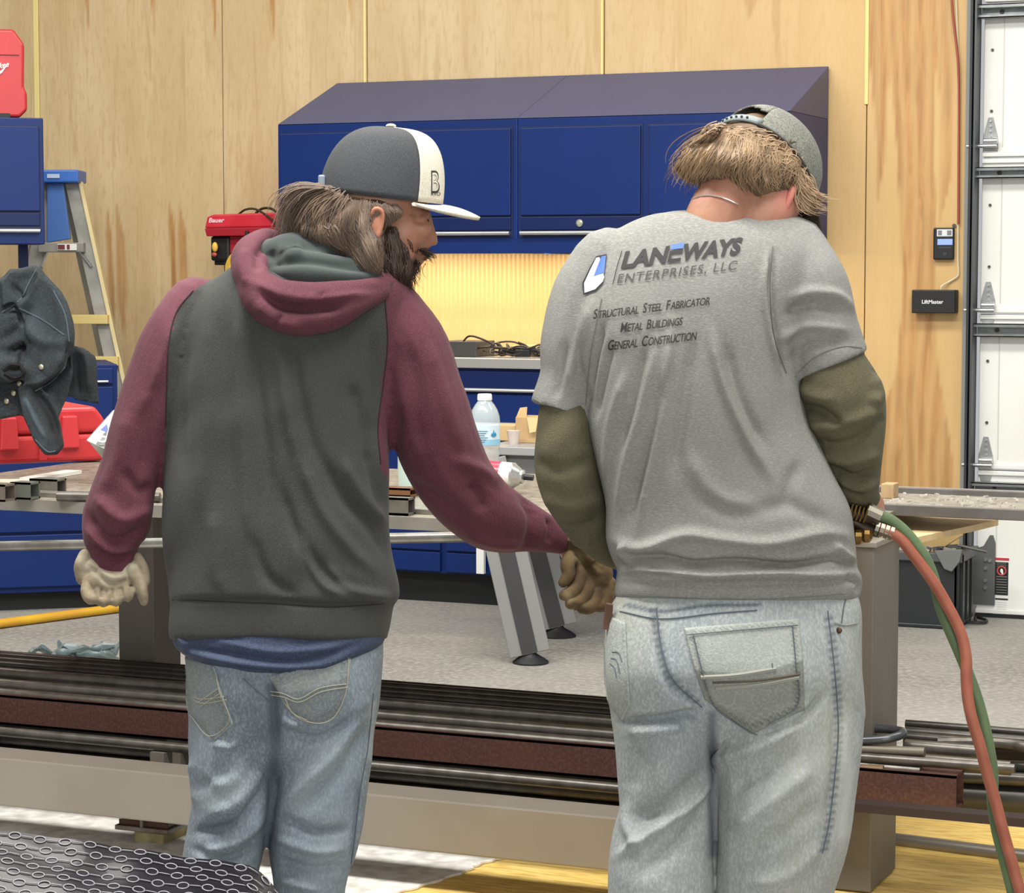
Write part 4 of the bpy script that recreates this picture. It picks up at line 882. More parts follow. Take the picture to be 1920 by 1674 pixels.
def polydist(U, V, poly):
    D = np.full(U.shape, 1e9); T = np.zeros(U.shape); tot = 0
    P = np.array(poly, float); seg = np.hypot(*(P[1:] - P[:-1]).T); L = seg.sum()
    for i in range(len(P) - 1):
        a, b = P[i], P[i + 1]; d = b - a; l2 = max((d ** 2).sum(), 1e-6)
        t = np.clip(((U - a[0]) * d[0] + (V - a[1]) * d[1]) / l2, 0, 1)
        dist = np.hypot(U - a[0] - t * d[0], V - a[1] - t * d[1]); m = dist < D
        D = np.where(m, dist, D); T = np.where(m, (tot + t * seg[i]) / L, T); tot += seg[i]
    return D, T
AMP = 2.4
def folds(V, N, strokes, seed=0, micro=0.0, back=.35):
    """press cloth folds into the surface: strokes ([(u, v), ...], width px, height mm)"""
    U_, V_, D_ = proj(V); rd = V - aCP; rd /= np.linalg.norm(rd, axis=1)[:, None]
    face = np.clip(-(N * rd).sum(1) * 1.6, 0, 1); disp = np.zeros(len(V))
    for poly, wd, amp in strokes:
        pl = [tuple(p) for p in arc(poly, 4)] if len(poly) > 2 else poly
        D, T = polydist(U_, V_, pl); env = np.clip(np.minimum(T, 1 - T) * 5 + .15, 0, 1)
        disp += AMP * amp / (1 + abs(amp) * .07) * 1e-3 * np.exp(-(D / wd) ** 2) * env * face
    if micro:
        rs = np.random.RandomState(seed); acc = np.zeros(len(V)); Q = V + .03 * np.sin(V[:, ::-1] * 23 + 1.3)
        for _ in range(9):
            k = rs.normal(size=3) * rs.uniform(14, 55) * np.array([1, 1, .6]); acc += np.sin(Q @ k + rs.uniform(0, 6)) / np.linalg.norm(k) * 25
        disp += acc * micro * 1e-3
    return V + N * disp[:, None]
def paint(V, strokes, blobs=()):  # tone per vertex: wear and marks, plus shade painted into creases
    U_, V_, _ = proj(V); t = np.zeros(len(V))
    for poly, wd, val in strokes:
        D, T = polydist(U_, V_, poly); t += val * np.exp(-(D / wd) ** 2)
    for u, v, ru, rv, val in blobs: t += val * np.exp(-((U_ - u) / ru) ** 2 - ((V_ - v) / rv) ** 2)
    return np.clip(t, -1, 1)
def skinobj(name, V, F, mat, parent, tint=None, label=None, smooth=True):
    me = bpy.data.meshes.new(name); me.from_pydata([tuple(v) for v in V], [], F); me.update(); me.shade_smooth()
    if tint is not None: me.attributes.new('tint', 'FLOAT', 'POINT').data.foreach_set('value', tint.astype(np.float32))
    return setp(mkobj(name, me, mat, parent), label)
def bvh(V, F): return BVHTree.FromPolygons([tuple(v) for v in V], F)
def hit(T, u, v, off=.001):
    d = ray(u, v).normalized(); r = T.ray_cast(CP, d)
    if r[0] is None: return None
    return r[0] - d * off
def hitline(T, pts, off=.001, n=6):
    out = []
    for p in arc(pts, n):
        h = hit(T, p[0], p[1], off)
        if h is not None: out.append(h)
    return out
def seam(T, pts, r, mat, parent, name='seam', off=.0008, n=6, flat=1.0):
    q = hitline(T, pts, off, n)
    if len(q) > 1: return MB().tube(q, r, 5).build(name, mat, parent, smooth=True)
def patch(T, Lp, Rp, tip, name, mat, parent, off=.0025, th=.003, nu=26, nv=26, tint=None):
    """cloth patch laid on the surface: left edge, right edge (polylines) and a pointed lower edge"""
    La, Ra = [np.array(arc(x, 8)) if len(x) > 2 else np.array([np.array(x[0]) * (1 - t) + np.array(x[1]) * t for t in np.linspace(0, 1, 9)]) for x in (Lp, Rp)]
    V, F = [], []; W_ = nu + 1
    def at(A, t): i = t * (len(A) - 1); k = min(int(i), len(A) - 2); return A[k] * (1 - i + k) + A[k + 1] * (i - k)
    tp = []
    for j in range(nv + 1):
        t = j / nv; l, r = at(La, t), at(Ra, t)
        for i in range(nu + 1):
            s_ = i / nu; p = l * (1 - s_) + r * s_; p = p + np.array(tip) * (t ** 1.5) * (1 - abs(2 * s_ - 1))
            ed = min(s_, 1 - s_, t, 1 - t); h = hit(T, p[0], p[1], off * min(1, .35 + ed * 9)); 
            if h is None:
                c_ = (l + r) / 2
                for kk in (.1, .2, .35, .5, .7):
                    h = hit(T, p[0] + (c_[0] - p[0]) * kk, p[1] + (c_[1] - p[1]) * kk * .3, off * .4)
                    if h is not None: break
            if h is None: h = V[-1]
            V.append(h); tp.append(tint(s_, t) if tint else 0)
    for j in range(nv):
        for i in range(nu): k = j * W_ + i; F.append((k, k + 1, k + W_ + 1, k + W_))
    me = bpy.data.meshes.new(name); me.from_pydata(V, [], F); me.update(); me.shade_smooth()
    me.attributes.new('tint', 'FLOAT', 'POINT').data.foreach_set('value', np.array(tp, np.float32))
    o = mkobj(name, me, mat, parent); sd = o.modifiers.new('s', 'SOLIDIFY'); sd.thickness = th; sd.offset = 0; return o
def strands(fr, wfun, guides, per, spread, r0, seed, wob=4.0, lift=4.0, seg=9, T=None):
    rnd = random.Random(seed); m = MB()
    for g in guides:
        g = [np.array(p, float) for p in g]
        for _ in range(per):
            du, dv = rnd.gauss(0, spread), rnd.gauss(0, spread * .5); k = rnd.uniform(.7, 1.08); fz = rnd.gauss(0, wob); ph = rnd.uniform(0, 6); lf = rnd.uniform(0, lift)
            q = arc(g, 4); q = q[:max(4, int(len(q) * min(1, k)))]; pts = []
            for i, p in enumerate(q):
                t = i / (len(q) - 1); fan = .6 + .9 * t
                u = p[0] + du * fan + fz * math.sin(ph + t * 5.0); v = p[1] + dv * fan + fz * .5 * math.cos(ph + t * 5)
                if T is not None:
                    h_ = hit(T, u, v, (lf + 1.5) * fr.k)
                    if h_ is None and pts: dl = (pts[-1] - CP).dot(FF); h_ = atD(u, v, dl + .002)
                    if h_ is not None: pts.append(h_); continue
                    w = wfun(u, v)
                else: w = wfun(u, v)
                w = w - lf - 2 * t + (p[2] if len(p) > 2 else 0); pts.append(fr.P(u, v, w))
            m.tube(pts, [r0 * fr.k * (1 - .75 * (i / (len(pts) - 1)) ** 2) for i in range(len(pts))], 3, cap=False)
    return m
def ellw(c, r):
    def f(u, v):
        q = 1 - ((u - c[0]) / r[0]) ** 2 - ((v - c[1]) / r[1]) ** 2
        return c[2] - r[2] * math.sqrt(q) if q > 0 else c[2] + r[2] * .25 * min(1.5, -q)
    return f
def glovehand(fr, pm, palm, fingers, thumb):
    for e in palm: pm.ellp(*e)
    for f in fingers + [thumb]: pm.limb(f, n=12, sub=3)
    return pm
skin = M('skin', '#a97b62', .5, col2='#9c6b54', scale=30, tint=('#6b3f30', '#d98f80'), bump=.15, bscale=300)
# ---------------------------------------------------------------- left man
fL = Fr(4.04)
pl = thing('person', 'bearded man seen from behind in charcoal and maroon hoodie, two-tone cap and work gloves', 'person', tuple(fL.P(510, fL.floor_v(), 0)))
hood_dk = M('hoodie_charcoal', '#343636', .9, col2='#3a3c39', scale=7, fine='#444541', fscale=420, bump=.35, bscale=500, sheen=.04, tint=('#2b2d2e', '#5b5c58'))
hood_mr = M('hoodie_maroon', '#4f2430', .9, col2='#562935', scale=7, fine='#653541', fscale=420, bump=.35, bscale=500, sheen=.04, tint=('#3c1b25', '#8a5560'))
torsoL = [(470, 480, 690, 5, 60), (500, 425, 735, 0, 95), (545, 372, 765, 0, 118), (610, 332, 762, 2, 128), (700, 313, 742, 4, 132), (800, 308, 733, 4, 130), (900, 304, 732, 0, 128),
          (1000, 303, 733, -4, 128), (1080, 311, 741, -4, 130), (1118, 314, 744, -4, 132), (1134, 318, 735, -4, 126), (1170, 316, 732, -4, 124), (1198, 317, 727, -4, 122)]
armLL = [(368, 575, 4, 62), (325, 655, 0, 66), (286, 740, -2, 62), (262, 810, -2, 58), (246, 870, 0, 57), (232, 925, 4, 60), (219, 975, 8, 64), (211, 1008, 10, 57), (211, 1040, 12, 44), (209, 1070, 14, 39)]
armLR = [(728, 590, 0, 66), (770, 660, 2, 76), (795, 760, 8, 80), (822, 840, 20, 78), (856, 905, 40, 74), (902, 952, 66, 68), (945, 975, 92, 62), (985, 988, 112, 52), (1020, 1000, 128, 42), (1046, 1010, 138, 32)]
legLL = [(432, 1230, 0, 88), (432, 1330, 0, 86), (433, 1420, 2, 84), (436, 1500, 2, 82), (425, 1560, 6, 76), (412, 1640, 8, 74), (408, 1760, 8, 68), (410, 1900, 8, 62), (412, 2000, 8, 58)]
legLR = [(610, 1230, 0, 102), (610, 1330, 0, 101), (606, 1420, 0, 98), (600, 1500, 0, 92), (588, 1580, 4, 86), (580, 1660, 6, 72), (580, 1760, 8, 68), (584, 1900, 8, 62), (588, 2000, 8, 58)]
# body: head, neck, trunk, arms and hands in one skin
b = PM()
b.ellp((704, 368, 0), (102, 108, 78)); b.ellp((750, 432, 0), (56, 64, 56)); b.ellp((735, 478, 0), (60, 46, 54)); b.ellp((756, 498, 2), (28, 30, 34))
b.limb([(800, 402, 2, 9), (806, 425, 2, 8), (812, 445, 2, 9)]); b.ellp((811, 453, 2), (11, 9, 12)); b.ellp((802, 460, -9), (9, 6, 6))
b.ellp((790, 400, -20), (18, 9, 24)); b.ellp((797, 480, 0), (11, 6, 16)); b.ellp((783, 491, 0), (11, 7, 15)); b.ellp((788, 428, -30), (22, 20, 16))
b.limb([(660, 600, 10, 70), (672, 530, 5, 62), (688, 470, 0, 58)])
b.stack([(v, a + 34, c - 34, w, h * .68) for v, a, c, w, h in torsoL if v > 500])
for A in (armLL, armLR): b.limb([(u, v, w, r * .56) for u, v, w, r in A])
for A in (legLL, legLR): b.limb([(u, v, w, r * .62) for u, v, w, r in A])
b.ellp((212, 1085, 15), (30, 28, 22)); b.ellp((1070, 1030, 145), (24, 26, 18))
V, F, N = fuse(b, fL, .0045, 3)
U_, V_, D_ = proj(V)
V = folds(V, N, [([(775, 412), (800, 416)], 5, -2.5), ([(790, 486), (806, 485)], 3, -2), ([(800, 462), (810, 466)], 3, -1.5), ([(770, 440), (790, 470)], 14, -1.0)])
skinobj('body', V, F, skin, pl, paint(V, [([(770, 500), (790, 490)], 14, -.4), ([(735, 400), (745, 470), (775, 490)], 16, -.55), ([(790, 402), (806, 404)], 4, -.8)], [(785, 440, 22, 18, .15), (765, 400, 40, 10, -.3)]))  # brow shade painted in; darker along the beard line
e = PM(); e.ellp((706, 418, -86), (14, 31, 8), .12); e.limb([(695, 402, -91, 4), (705, 391, -94, 5), (717, 398, -93, 4.5), (716, 420, -90, 4.5), (708, 442, -89, 6)], n=8)
Ve, Fe, Ne = fuse(e, fL, .0022, 2); skinobj('ear', Ve, Fe, M('skin_ear', '#b0745a', .5), pl)
MB().ell(fL.P(799, 415, -24), (.006, .006, .005)).build('eye', M('eye_dark', '#2c211b', .25), pl, smooth=True)
# hoodie
h = PM(); h.stack(torsoL); h.limb(armLL); h.limb(armLR)
V, F, N = fuse(h, fL, .0042, 6)
Wf = [([(452, 545), (446, 650), (452, 800), (462, 930), (470, 1050)], 13, 5), ([(486, 560), (482, 700), (500, 850), (505, 960)], 13, -4), ([(520, 620), (532, 730), (556, 860)], 12, 4.5),
      ([(548, 640), (566, 760), (600, 880)], 12, -3), ([(400, 560), (385, 680), (388, 800), (372, 960)], 16, 4), ([(350, 620), (342, 760), (346, 900)], 14, -4),
      ([(600, 850), (640, 930), (700, 990), (738, 1060)], 13, -6), ([(560, 850), (600, 950), (650, 1020), (710, 1080)], 13, 5), ([(520, 900), (560, 1010), (620, 1080), (690, 1108)], 12, -5),
      ([(640, 860), (680, 930), (730, 985)], 12, 5), ([(690, 840), (706, 900), (728, 960)], 13, -10), ([(660, 720), (684, 800), (700, 862)], 14, -5), ([(700, 620), (706, 740), (712, 840)], 12, -4),
      ([(610, 1060), (660, 1105), (735, 1122)], 9, 5), ([(470, 1000), (500, 1080), (560, 1118)], 12, -3.5), ([(400, 960), (405, 1060), (420, 1115)], 13, 3), ([(560, 1000), (600, 1090), (650, 1120)], 8, 4),
      ([(330, 1124), (480, 1126), (600, 1134), (740, 1128)], 5, -3.5), ([(318, 1200), (500, 1206), (730, 1204)], 5, -3),
      # left sleeve
      ([(160, 955), (190, 1005), (235, 1012), (275, 985)], 10, -8), ([(160, 985), (205, 1030), (250, 1030)], 8, 6), ([(168, 1020), (210, 1045), (250, 1040)], 7, -7), ([(180, 930), (230, 975), (285, 950)], 12, 6),
      ([(240, 770), (225, 850), (190, 930)], 14, 4), ([(290, 700), (275, 800), (270, 900)], 15, -4), ([(230, 880), (260, 920), (290, 910)], 10, -4), ([(325, 600), (300, 690), (262, 780)], 12, 3.5),
      # right sleeve
      ([(880, 905), (900, 930), (905, 960)], 13, -7), ([(975, 920), (1000, 960), (995, 1010), (975, 1038)], 10, -8), 
      ([(1030, 965), (1038, 990), (1030, 1025)], 6, -6), ([(850, 860), (900, 880), (950, 905)], 12, 5), ([(760, 640), (780, 740), (790, 850)], 18, -4), ([(800, 640), (835, 760), (870, 850)], 16, 4),
      ([(760, 900), (830, 940), (880, 990)], 14, -4), ([(745, 760), (742, 850), (760, 910)], 12, -5), ([(870, 1000), (930, 1020), (985, 1020)], 9, 4)]
V = folds(V, N, Wf, 3, 1.3)
U_, V_, _ = proj(V)
def seamside(U, Vv, line):  # signed distance in px to the right of a line read by v
    L_ = np.array(line, float); return U - np.interp(Vv, L_[:, 1], L_[:, 0])
sR = seamside(U_, V_, [(712, 500), (722, 560), (727, 640), (718, 720), (708, 800), (714, 880), (745, 920), (748, 1300)])
sL = -seamside(U_, V_, [(440, 470), (420, 505), (362, 545), (330, 585), (316, 640), (312, 720), (309, 800), (306, 900), (300, 960), (298, 1300)])
isR = (sR > 0) & (V_ < 1045); isL = (sL > 0) & (V_ < 1100)
def split(V, F, masks):
    fm = [np.array([m[list(f)].mean() > .5 for f in F]) for m in masks]; return fm
m1 = isR.astype(float); m2 = isL.astype(float)
fR = np.array([m1[list(f)].sum() >= 2 for f in F]); fLm = np.array([m2[list(f)].sum() >= 2 for f in F]) & ~fR
def submesh(V, F, keep):
    F2 = [f for f, k in zip(F, keep) if k]; ids = sorted({i for f in F2 for i in f}); mp = {i: n for n, i in enumerate(ids)}
    return V[ids], [tuple(mp[i] for i in f) for f in F2], ids
TL = bvh(V, F)
Vb, Fb, _ = submesh(V, F, ~(fR | fLm))
hoodie = skinobj('hoodie', Vb, Fb, hood_dk, pl, paint(Vb, [([(330, 1160), (740, 1160)], 30, .12)]), label='charcoal hoodie back panel and waistband')
for m_, nm in ((fR, 'sleeve'), (fLm, 'sleeve')):
    Vs, Fs, _ = submesh(V, F, m_); skinobj(nm, Vs, Fs, hood_mr, hoodie, paint(Vs, [], [(330, 560, 50, 60, .35), (770, 600, 40, 50, .1)]), label='maroon raglan sleeve')
stm = M('stitch_dark', '#2c2426', .9)
seam(TL, [(722, 560), (727, 640), (719, 720), (709, 800), (714, 870)], .0012, stm, hoodie)
seam(TL, [(362, 545), (331, 585), (317, 640), (313, 720), (311, 800)], .0012, stm, hoodie)
seam(TL, [(322, 1124), (420, 1128), (520, 1132), (620, 1138), (738, 1131)], .001, stm, hoodie)
# hood: dark lining and maroon rolls
hd = PM()
hd.limb([(600, 478, -50, 30), (550, 462, -50, 30), (515, 474, -60, 28), (505, 468, -10, 26), (535, 455, 50, 26)]); hd.limb([(500, 500, -66, 22), (555, 508, -92, 26), (640, 516, -94, 24), (700, 516, -66, 20), (735, 504, -20, 18)])
hd.limb([(550, 495, -84, 26), (630, 505, -88, 24), (690, 510, -62, 20)])
V, F, N = fuse(hd, fL, .004, 8); V = folds(V, N, [([(500, 500), (560, 490), (640, 500), (710, 505)], 8, -5), ([(520, 470), (570, 470)], 12, 4), ([(505, 470), (520, 500)], 8, -3)], 5, 1.2)
skinobj('hood_lining', V, F, M('hood_lining', '#343b3a', .9, col2='#3b4442', scale=8, bump=.3, bscale=500, sheen=.2), hoodie, label='dark grey hood lining')
hr = PM()
hr.limb([(530, 450, -5, 12), (495, 452, -25, 19), (468, 474, -58, 24), (466, 512, -92, 26), (500, 548, -118, 25), (560, 556, -132, 25), (630, 552, -130, 25), (690, 540, -104, 24), (728, 530, -66, 20)])
hr.limb([(470, 505, -90, 24), (490, 560, -112, 34), (545, 592, -126, 32), (610, 588, -128, 34), (670, 566, -118, 30), (716, 545, -84, 24)])
hr.limb([(500, 545, -108, 26), (560, 572, -120, 30), (640, 566, -122, 30), (690, 552, -108, 24)]); hr.ellp((480, 520, -60), (34, 50, 40))
V, F, N = fuse(hr, fL, .004, 6)
V = folds(V, N, [([(488, 548), (530, 574), (590, 580), (650, 570)], 9, -9), ([(480, 566), (520, 600), (570, 612)], 10, 4), ([(470, 530), (520, 552), (600, 560), (700, 548)], 8, 5), ([(462, 470), (456, 500), (470, 540)], 8, 3),
                 ([(505, 455), (482, 480), (482, 515)], 7, -5), ([(530, 590), (515, 610)], 5, -3), ([(600, 548), (610, 572)], 10, -2.5)], 8, 1.5)
skinobj('hood', V, F, hood_mr, hoodie, paint(V, [], [(480, 490, 30, 60, .35), (560, 585, 90, 12, -.55)]), label='folded maroon hood')  # shade of the lower crease painted in, left edge painted paler
# blue t-shirt tail
ts = PM(); ts.stack([(1170, 325, 722, -4, 116), (1200, 322, 722, -6, 120), (1220, 336, 700, -8, 122), (1236, 372, 668, -10, 121), (1246, 410, 640, -10, 118)], tilt=-.16)
V, F, N = fuse(ts, fL, .004, 4)
V = folds(V, N, [([(330, 1208), (430, 1226), (560, 1240), (680, 1205)], 5, -4), ([(345, 1222), (460, 1246), (580, 1250), (660, 1225)], 4, 3), ([(400, 1200), (520, 1222), (640, 1212)], 6, 3), ([(420, 1250), (520, 1262), (600, 1252)], 3, -2.5), ([(335, 1195), (352, 1215)], 7, 4)], 4, 1.0)
skinobj('t_shirt', V, F, M('tshirt_blue', '#303950', .85, col2='#374158', scale=9, fine='#454f66', fscale=350, bump=.3, bscale=400), pl, label='blue t-shirt tail')
# jeans
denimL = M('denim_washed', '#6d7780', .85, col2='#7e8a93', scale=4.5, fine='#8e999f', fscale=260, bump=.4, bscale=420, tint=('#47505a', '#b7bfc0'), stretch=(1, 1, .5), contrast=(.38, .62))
j = PM(); j.stack([(1185, 336, 720, -4, 106), (1230, 340, 720, -6, 112), (1290, 348, 715, -8, 116), (1350, 352, 710, -4, 106), (1385, 356, 706, 0, 96), (1420, 364, 700, 0, 84), (1450, 390, 670, 0, 50), (1470, 430, 600, 0, 20)]); j.limb(legLL, flat=1.0); j.limb(legLR, flat=.95)
V, F, N = fuse(j, fL, .0038, 5)
Jf = [([(515, 1400), (512, 1480), (500, 1560), (498, 1640)], 9, -2), ([(505, 1270), (512, 1330), (516, 1400)], 10, -7), ([(470, 1380), (420, 1440), (370, 1480)], 12, -5), ([(500, 1420), (450, 1500), (385, 1530)], 12, 6), ([(495, 1480), (440, 1545), (360, 1560)], 9, -9),
      ([(495, 1530), (440, 1580), (372, 1600)], 10, 7), ([(480, 1590), (420, 1610), (360, 1590)], 8, -6), ([(360, 1420), (352, 1470), (366, 1510)], 10, 7), ([(400, 1395), (435, 1400), (442, 1385)], 8, 5), ([(380, 1450), (420, 1470), (450, 1450)], 14, 4),
      ([(690, 1300), (640, 1400), (560, 1480), (515, 1530)], 12, 6), ([(700, 1360), (640, 1450), (560, 1520)], 13, -5), ([(520, 1530), (590, 1560), (660, 1555)], 10, -5), ([(515, 1570), (590, 1596), (650, 1590)], 9, 5), ([(510, 1610), (580, 1630), (640, 1625)], 9, -5),
      ([(530, 1370), (600, 1385), (690, 1330)], 9, -5), ([(525, 1345), (560, 1362)], 9, 6), ([(690, 1450), (672, 1560), (655, 1640)], 8, 4), ([(520, 1650), (600, 1670)], 9, 5)]
V = folds(V, N, Jf, 7, 1.4)
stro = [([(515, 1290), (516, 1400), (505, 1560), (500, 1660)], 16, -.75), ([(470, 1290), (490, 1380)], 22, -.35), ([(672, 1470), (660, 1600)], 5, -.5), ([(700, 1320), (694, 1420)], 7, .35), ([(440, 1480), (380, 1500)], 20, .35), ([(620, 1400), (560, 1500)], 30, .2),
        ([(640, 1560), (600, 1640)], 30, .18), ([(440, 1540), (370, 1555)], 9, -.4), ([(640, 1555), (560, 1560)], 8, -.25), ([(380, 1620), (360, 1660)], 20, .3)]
jeans = skinobj('jeans', V, F, denimL, pl, paint(V, stro, [(430, 1420, 40, 50, .15)]), label='light blue faded jeans')  # faded wear, plus painted shade between the legs and in creases
TJ = bvh(V, F)
thread = M('seam_thread_pale', '#aaa58f', .8); dseam = M('seam_dark', '#5a626a', .9)
pkm = M('denim_pocket', '#6d7678', .85, col2='#7b8385', scale=9, fine='#8d9493', fscale=240, bump=.4, bscale=420, tint=('#474f55', '#b9bbb4'))
def edge_t(s_, t): 
    e_ = min(s_, 1 - s_, 1 - t); return -.45 * math.exp(-((e_ - .09) / .04) ** 2) * (.5 + .5 * math.sin((s_ + t) * 55)) + (.4 if e_ < .03 else 0)
pk1 = patch(TJ, [(338, 1230), (348, 1300), (352, 1330)], [(402, 1250), (416, 1300), (438, 1358)], (8, 44), 'back_pocket', pkm, jeans, tint=edge_t)
pk2 = patch(TJ, [(504, 1268), (524, 1300), (534, 1326)], [(658, 1218), (654, 1270), (634, 1336)], (0, 30), 'back_pocket', pkm, jeans, tint=lambda s_, t: edge_t(s_, t) + (.15 if t < .5 else -.1) )
for pts in ([(345, 1290), (372, 1310), (420, 1306)], [(350, 1298), (376, 1318), (424, 1312)], [(405, 1262), (412, 1300), (430, 1350), (392, 1380), (356, 1340)], [(375, 1325), (415, 1298)], [(370, 1318), (410, 1290)]):
    seam(TJ, pts, .0008, thread, jeans, 'stitching', off=.0052)
for pts in ([(506, 1296), (530, 1300), (560, 1310), (600, 1290), (650, 1282)], [(508, 1303), (532, 1307), (562, 1316), (602, 1297), (652, 1288)], [(535, 1320), (560, 1346), (600, 1356), (630, 1340), (650, 1290), (654, 1225)], [(535, 1310), (548, 1336), (575, 1350)]):
    seam(TJ, pts, .0008, thread, jeans, 'stitching', off=.0052)
seam(TJ, [(700, 1300), (690, 1400), (676, 1480), (664, 1580), (654, 1650)], .0012, dseam, jeans); seam(TJ, [(456, 1272), (480, 1292), (506, 1315)], .0012, dseam, jeans)
# cap
def dome(fr, C, a, b_, up, ph0, ph1, nph=40, nth=16, ef=.5, eb=.75, grow=0.0, th1=math.pi / 2, rib=None):
    V, F = [], []
    for i in range(nth + 1):
        th = th1 * i / nth
        for k in range(nph + 1):
            ph = ph0 + (ph1 - ph0) * k / nph; cf = (1 + math.cos(ph)) / 2; ex = eb + (ef - eb) * cf
            r = max(math.cos(th), 0) ** ex; hgt = math.sin(th) ** .92
            g = 1 + grow / 100 + (rib(ph, th) if rib else 0)
            p = Vector(C) + (Vector(a) * math.cos(ph) + Vector(b_) * math.sin(ph)) * r * g + Vector(up) * hgt * g; V.append(fr.P(*p))
    W_ = nph + 1
    F = [(i * W_ + k, i * W_ + k + 1, (i + 1) * W_ + k + 1, (i + 1) * W_ + k) for i in range(nth) for k in range(nph)]
    return MB().add(V, F)
def shell(o, th=.002): s_ = o.modifiers.new('s', 'SOLIDIFY'); s_.thickness = th; s_.offset = -1; return o
capd = M('cap_charcoal', '#35373a', .85, col2='#3d3f42', scale=12, fine='#494b4e', fscale=500, bump=.3, bscale=600)
capw = M('cap_cream', '#cfc9b8', .85, col2='#c2bba8', scale=14, fine='#ddd8ca', fscale=400, bump=.25, bscale=600)
C, a_, bb, up = (714, 370, 0), (116, 13, 0), (0, 0, 90), (18, -132, 0)
ribf = lambda ph, th: .012 * math.cos(th) * (1 if False else 0) - .016 * math.exp(-((abs(ph) - 2.2) / .07) ** 2) - .01 * math.exp(-((abs(ph) - 1.55) / .03) ** 2)
crown = shell(dome(fL, C, a_, bb, up, .93, 2 * math.pi - .93, 90, 24, rib=ribf).build('cap', capd, pl, smooth=True, sharp=1.2), .003); crown['label'] = 'charcoal and cream snapback cap'
fp = shell(dome(fL, C, a_, bb, up, -.93, .93, 40, 24, grow=.5).build('front_panel', capw, crown, smooth=True, sharp=1.2), .003)
MB().ell(fL.P(733, 236, 0), (.009, .009, .004)).build('top_button', capw, crown, smooth=True)
br = []; nph = 30
Vv = []; 
for k in range(nph + 1):
    ph = -1.05 + 2.1 * k / nph; base = Vector(C) + Vector(a_) * math.cos(ph) * .99 + Vector(bb) * math.sin(ph) * .99
    for q in range(9):
        t = q / 8; ext = max(0, math.cos(ph * 1.45)) ** .6 * 72
        Vv.append(fL.P(base.x + ext * t, base.y + 24 * t * max(0, math.cos(ph * 1.45)) ** .6 - 4 * math.sin(t * 3.14) + 6 * abs(math.sin(ph)) * (1), base.z * (1 + .02 * t)))
MB().add(Vv, [(k * 9 + q, k * 9 + q + 1, (k + 1) * 9 + q + 1, (k + 1) * 9 + q) for k in range(nph) for q in range(8)]).build('brim', capw, crown, smooth=True, sharp=1.4)
bo = [o for o in bpy.data.objects if o.name.startswith('brim')][-1]; shell(bo, .006)
MB().obox(fL.P(605, 343, -10), (.012, .05, .026), rotz(YAW)).build('snap_strap', M('strap_pale', '#8b98a8', .4), crown, bevel=.003)
Tc_v = [fp.matrix_world @ v.co + ORG[fp.name] for v in fp.data.vertices]
Tcap = BVHTree.FromPolygons(Tc_v, [tuple(p.vertices) for p in fp.data.polygons])
def capmap(u0, v0, sc, T=Tcap, off=.0012, kx=1.0):
    def f(x, y, w0, w1):
        return hit(T, u0 + x * sc * kx, v0 - y * sc, off) or fL.P(u0 + x * sc * kx, v0 - y * sc, -30)
    return f
ink = M('cap_ink', '#2c2c2c', .7)
text_obj('B', 'lettering', ink, capmap(806, 362, 62, kx=.55), crown, bold=-.0)
text_obj('B', 'lettering', capw, capmap(808.5, 358.5, 52, off=.0018, kx=.5), crown, bold=-.01)
text_obj('RVO', 'lettering', ink, capmap(808, 367, 10, kx=.9), crown)
# hair and beard
hairL = M('hair_brown', '#56453a', .55, col2='#7a6450', scale=40, stretch=(1, 1, .3), sheen=.2)
hairD = M('hair_dark', '#33271f', .6, col2='#463529', scale=40, sheen=.1)
wf = ellw((640, 400, 0), (130, 105, 95))
hb = PM(); hb.ellp((628, 408, 0), (86, 60, 74)); hb.ellp((588, 416, 0), (52, 46, 56)); hb.ellp((655, 425, -16), (78, 62, 84)); hb.ellp((696, 394, -6), (72, 50, 84)); hb.ellp((738, 398, -8), (28, 22, 76)); hb.ellp((690, 470, -24), (44, 66, 76)); hb.ellp((606, 435, -14), (56, 36, 66))
V, F, N = fuse(hb, fL, .0045, 16); V = folds(V, N, [([(600, 360), (560, 395), (545, 440)], 7, -3), ([(620, 360), (580, 400), (566, 450)], 7, 3), ([(650, 370), (612, 420), (612, 465)], 7, -4), ([(670, 378), (640, 430), (650, 480)], 7, 4), ([(684, 380), (664, 440), (690, 505)], 7, -4), ([(700, 440), (706, 480), (716, 520)], 6, 3)], 9, 1.2)
hr_ = skinobj('hair', V, F, hairD, pl, label='shoulder-length brown hair'); THl = bvh(V, F)
g = [[(606, 352), (572, 360), (545, 388), (534, 420), (528, 446)], [(612, 356), (580, 372), (556, 405), (545, 440), (540, 458)], [(622, 360), (592, 388), (570, 425), (562, 455)], [(636, 364), (608, 398), (590, 438), (592, 468)],
     [(650, 368), (628, 410), (618, 452), (632, 486)], [(662, 372), (648, 415), (646, 460), (664, 500)], [(676, 376), (668, 420), (674, 470), (694, 512)], [(688, 380), (684, 430), (696, 480), (712, 520)], [(600, 350), (560, 352), (536, 372), (530, 400)], [(690, 440), (704, 470), (712, 500), (708, 512)]]
g += [[(620, 420), (632, 450), (652, 474), (676, 490)], [(650, 430), (672, 465), (690, 500), (712, 530)], [(670, 440), (690, 480), (704, 510), (720, 538)], [(600, 420), (606, 445), (620, 466), (640, 482)], [(705, 382), (712, 410), (706, 440), (700, 470)], [(722, 384), (730, 408), (732, 432), (730, 455)], [(740, 386), (748, 402), (750, 416), (744, 430)], [(755, 388), (762, 400), (764, 410), (760, 420)], [(680, 385), (690, 430), (716, 480), (722, 520)]]
strands(fL, wf, g, 80, 6, 1.1, 4, wob=5, lift=10, T=THl).build('hair_strands', hairL, hr_, smooth=True)['kind'] = 'stuff'
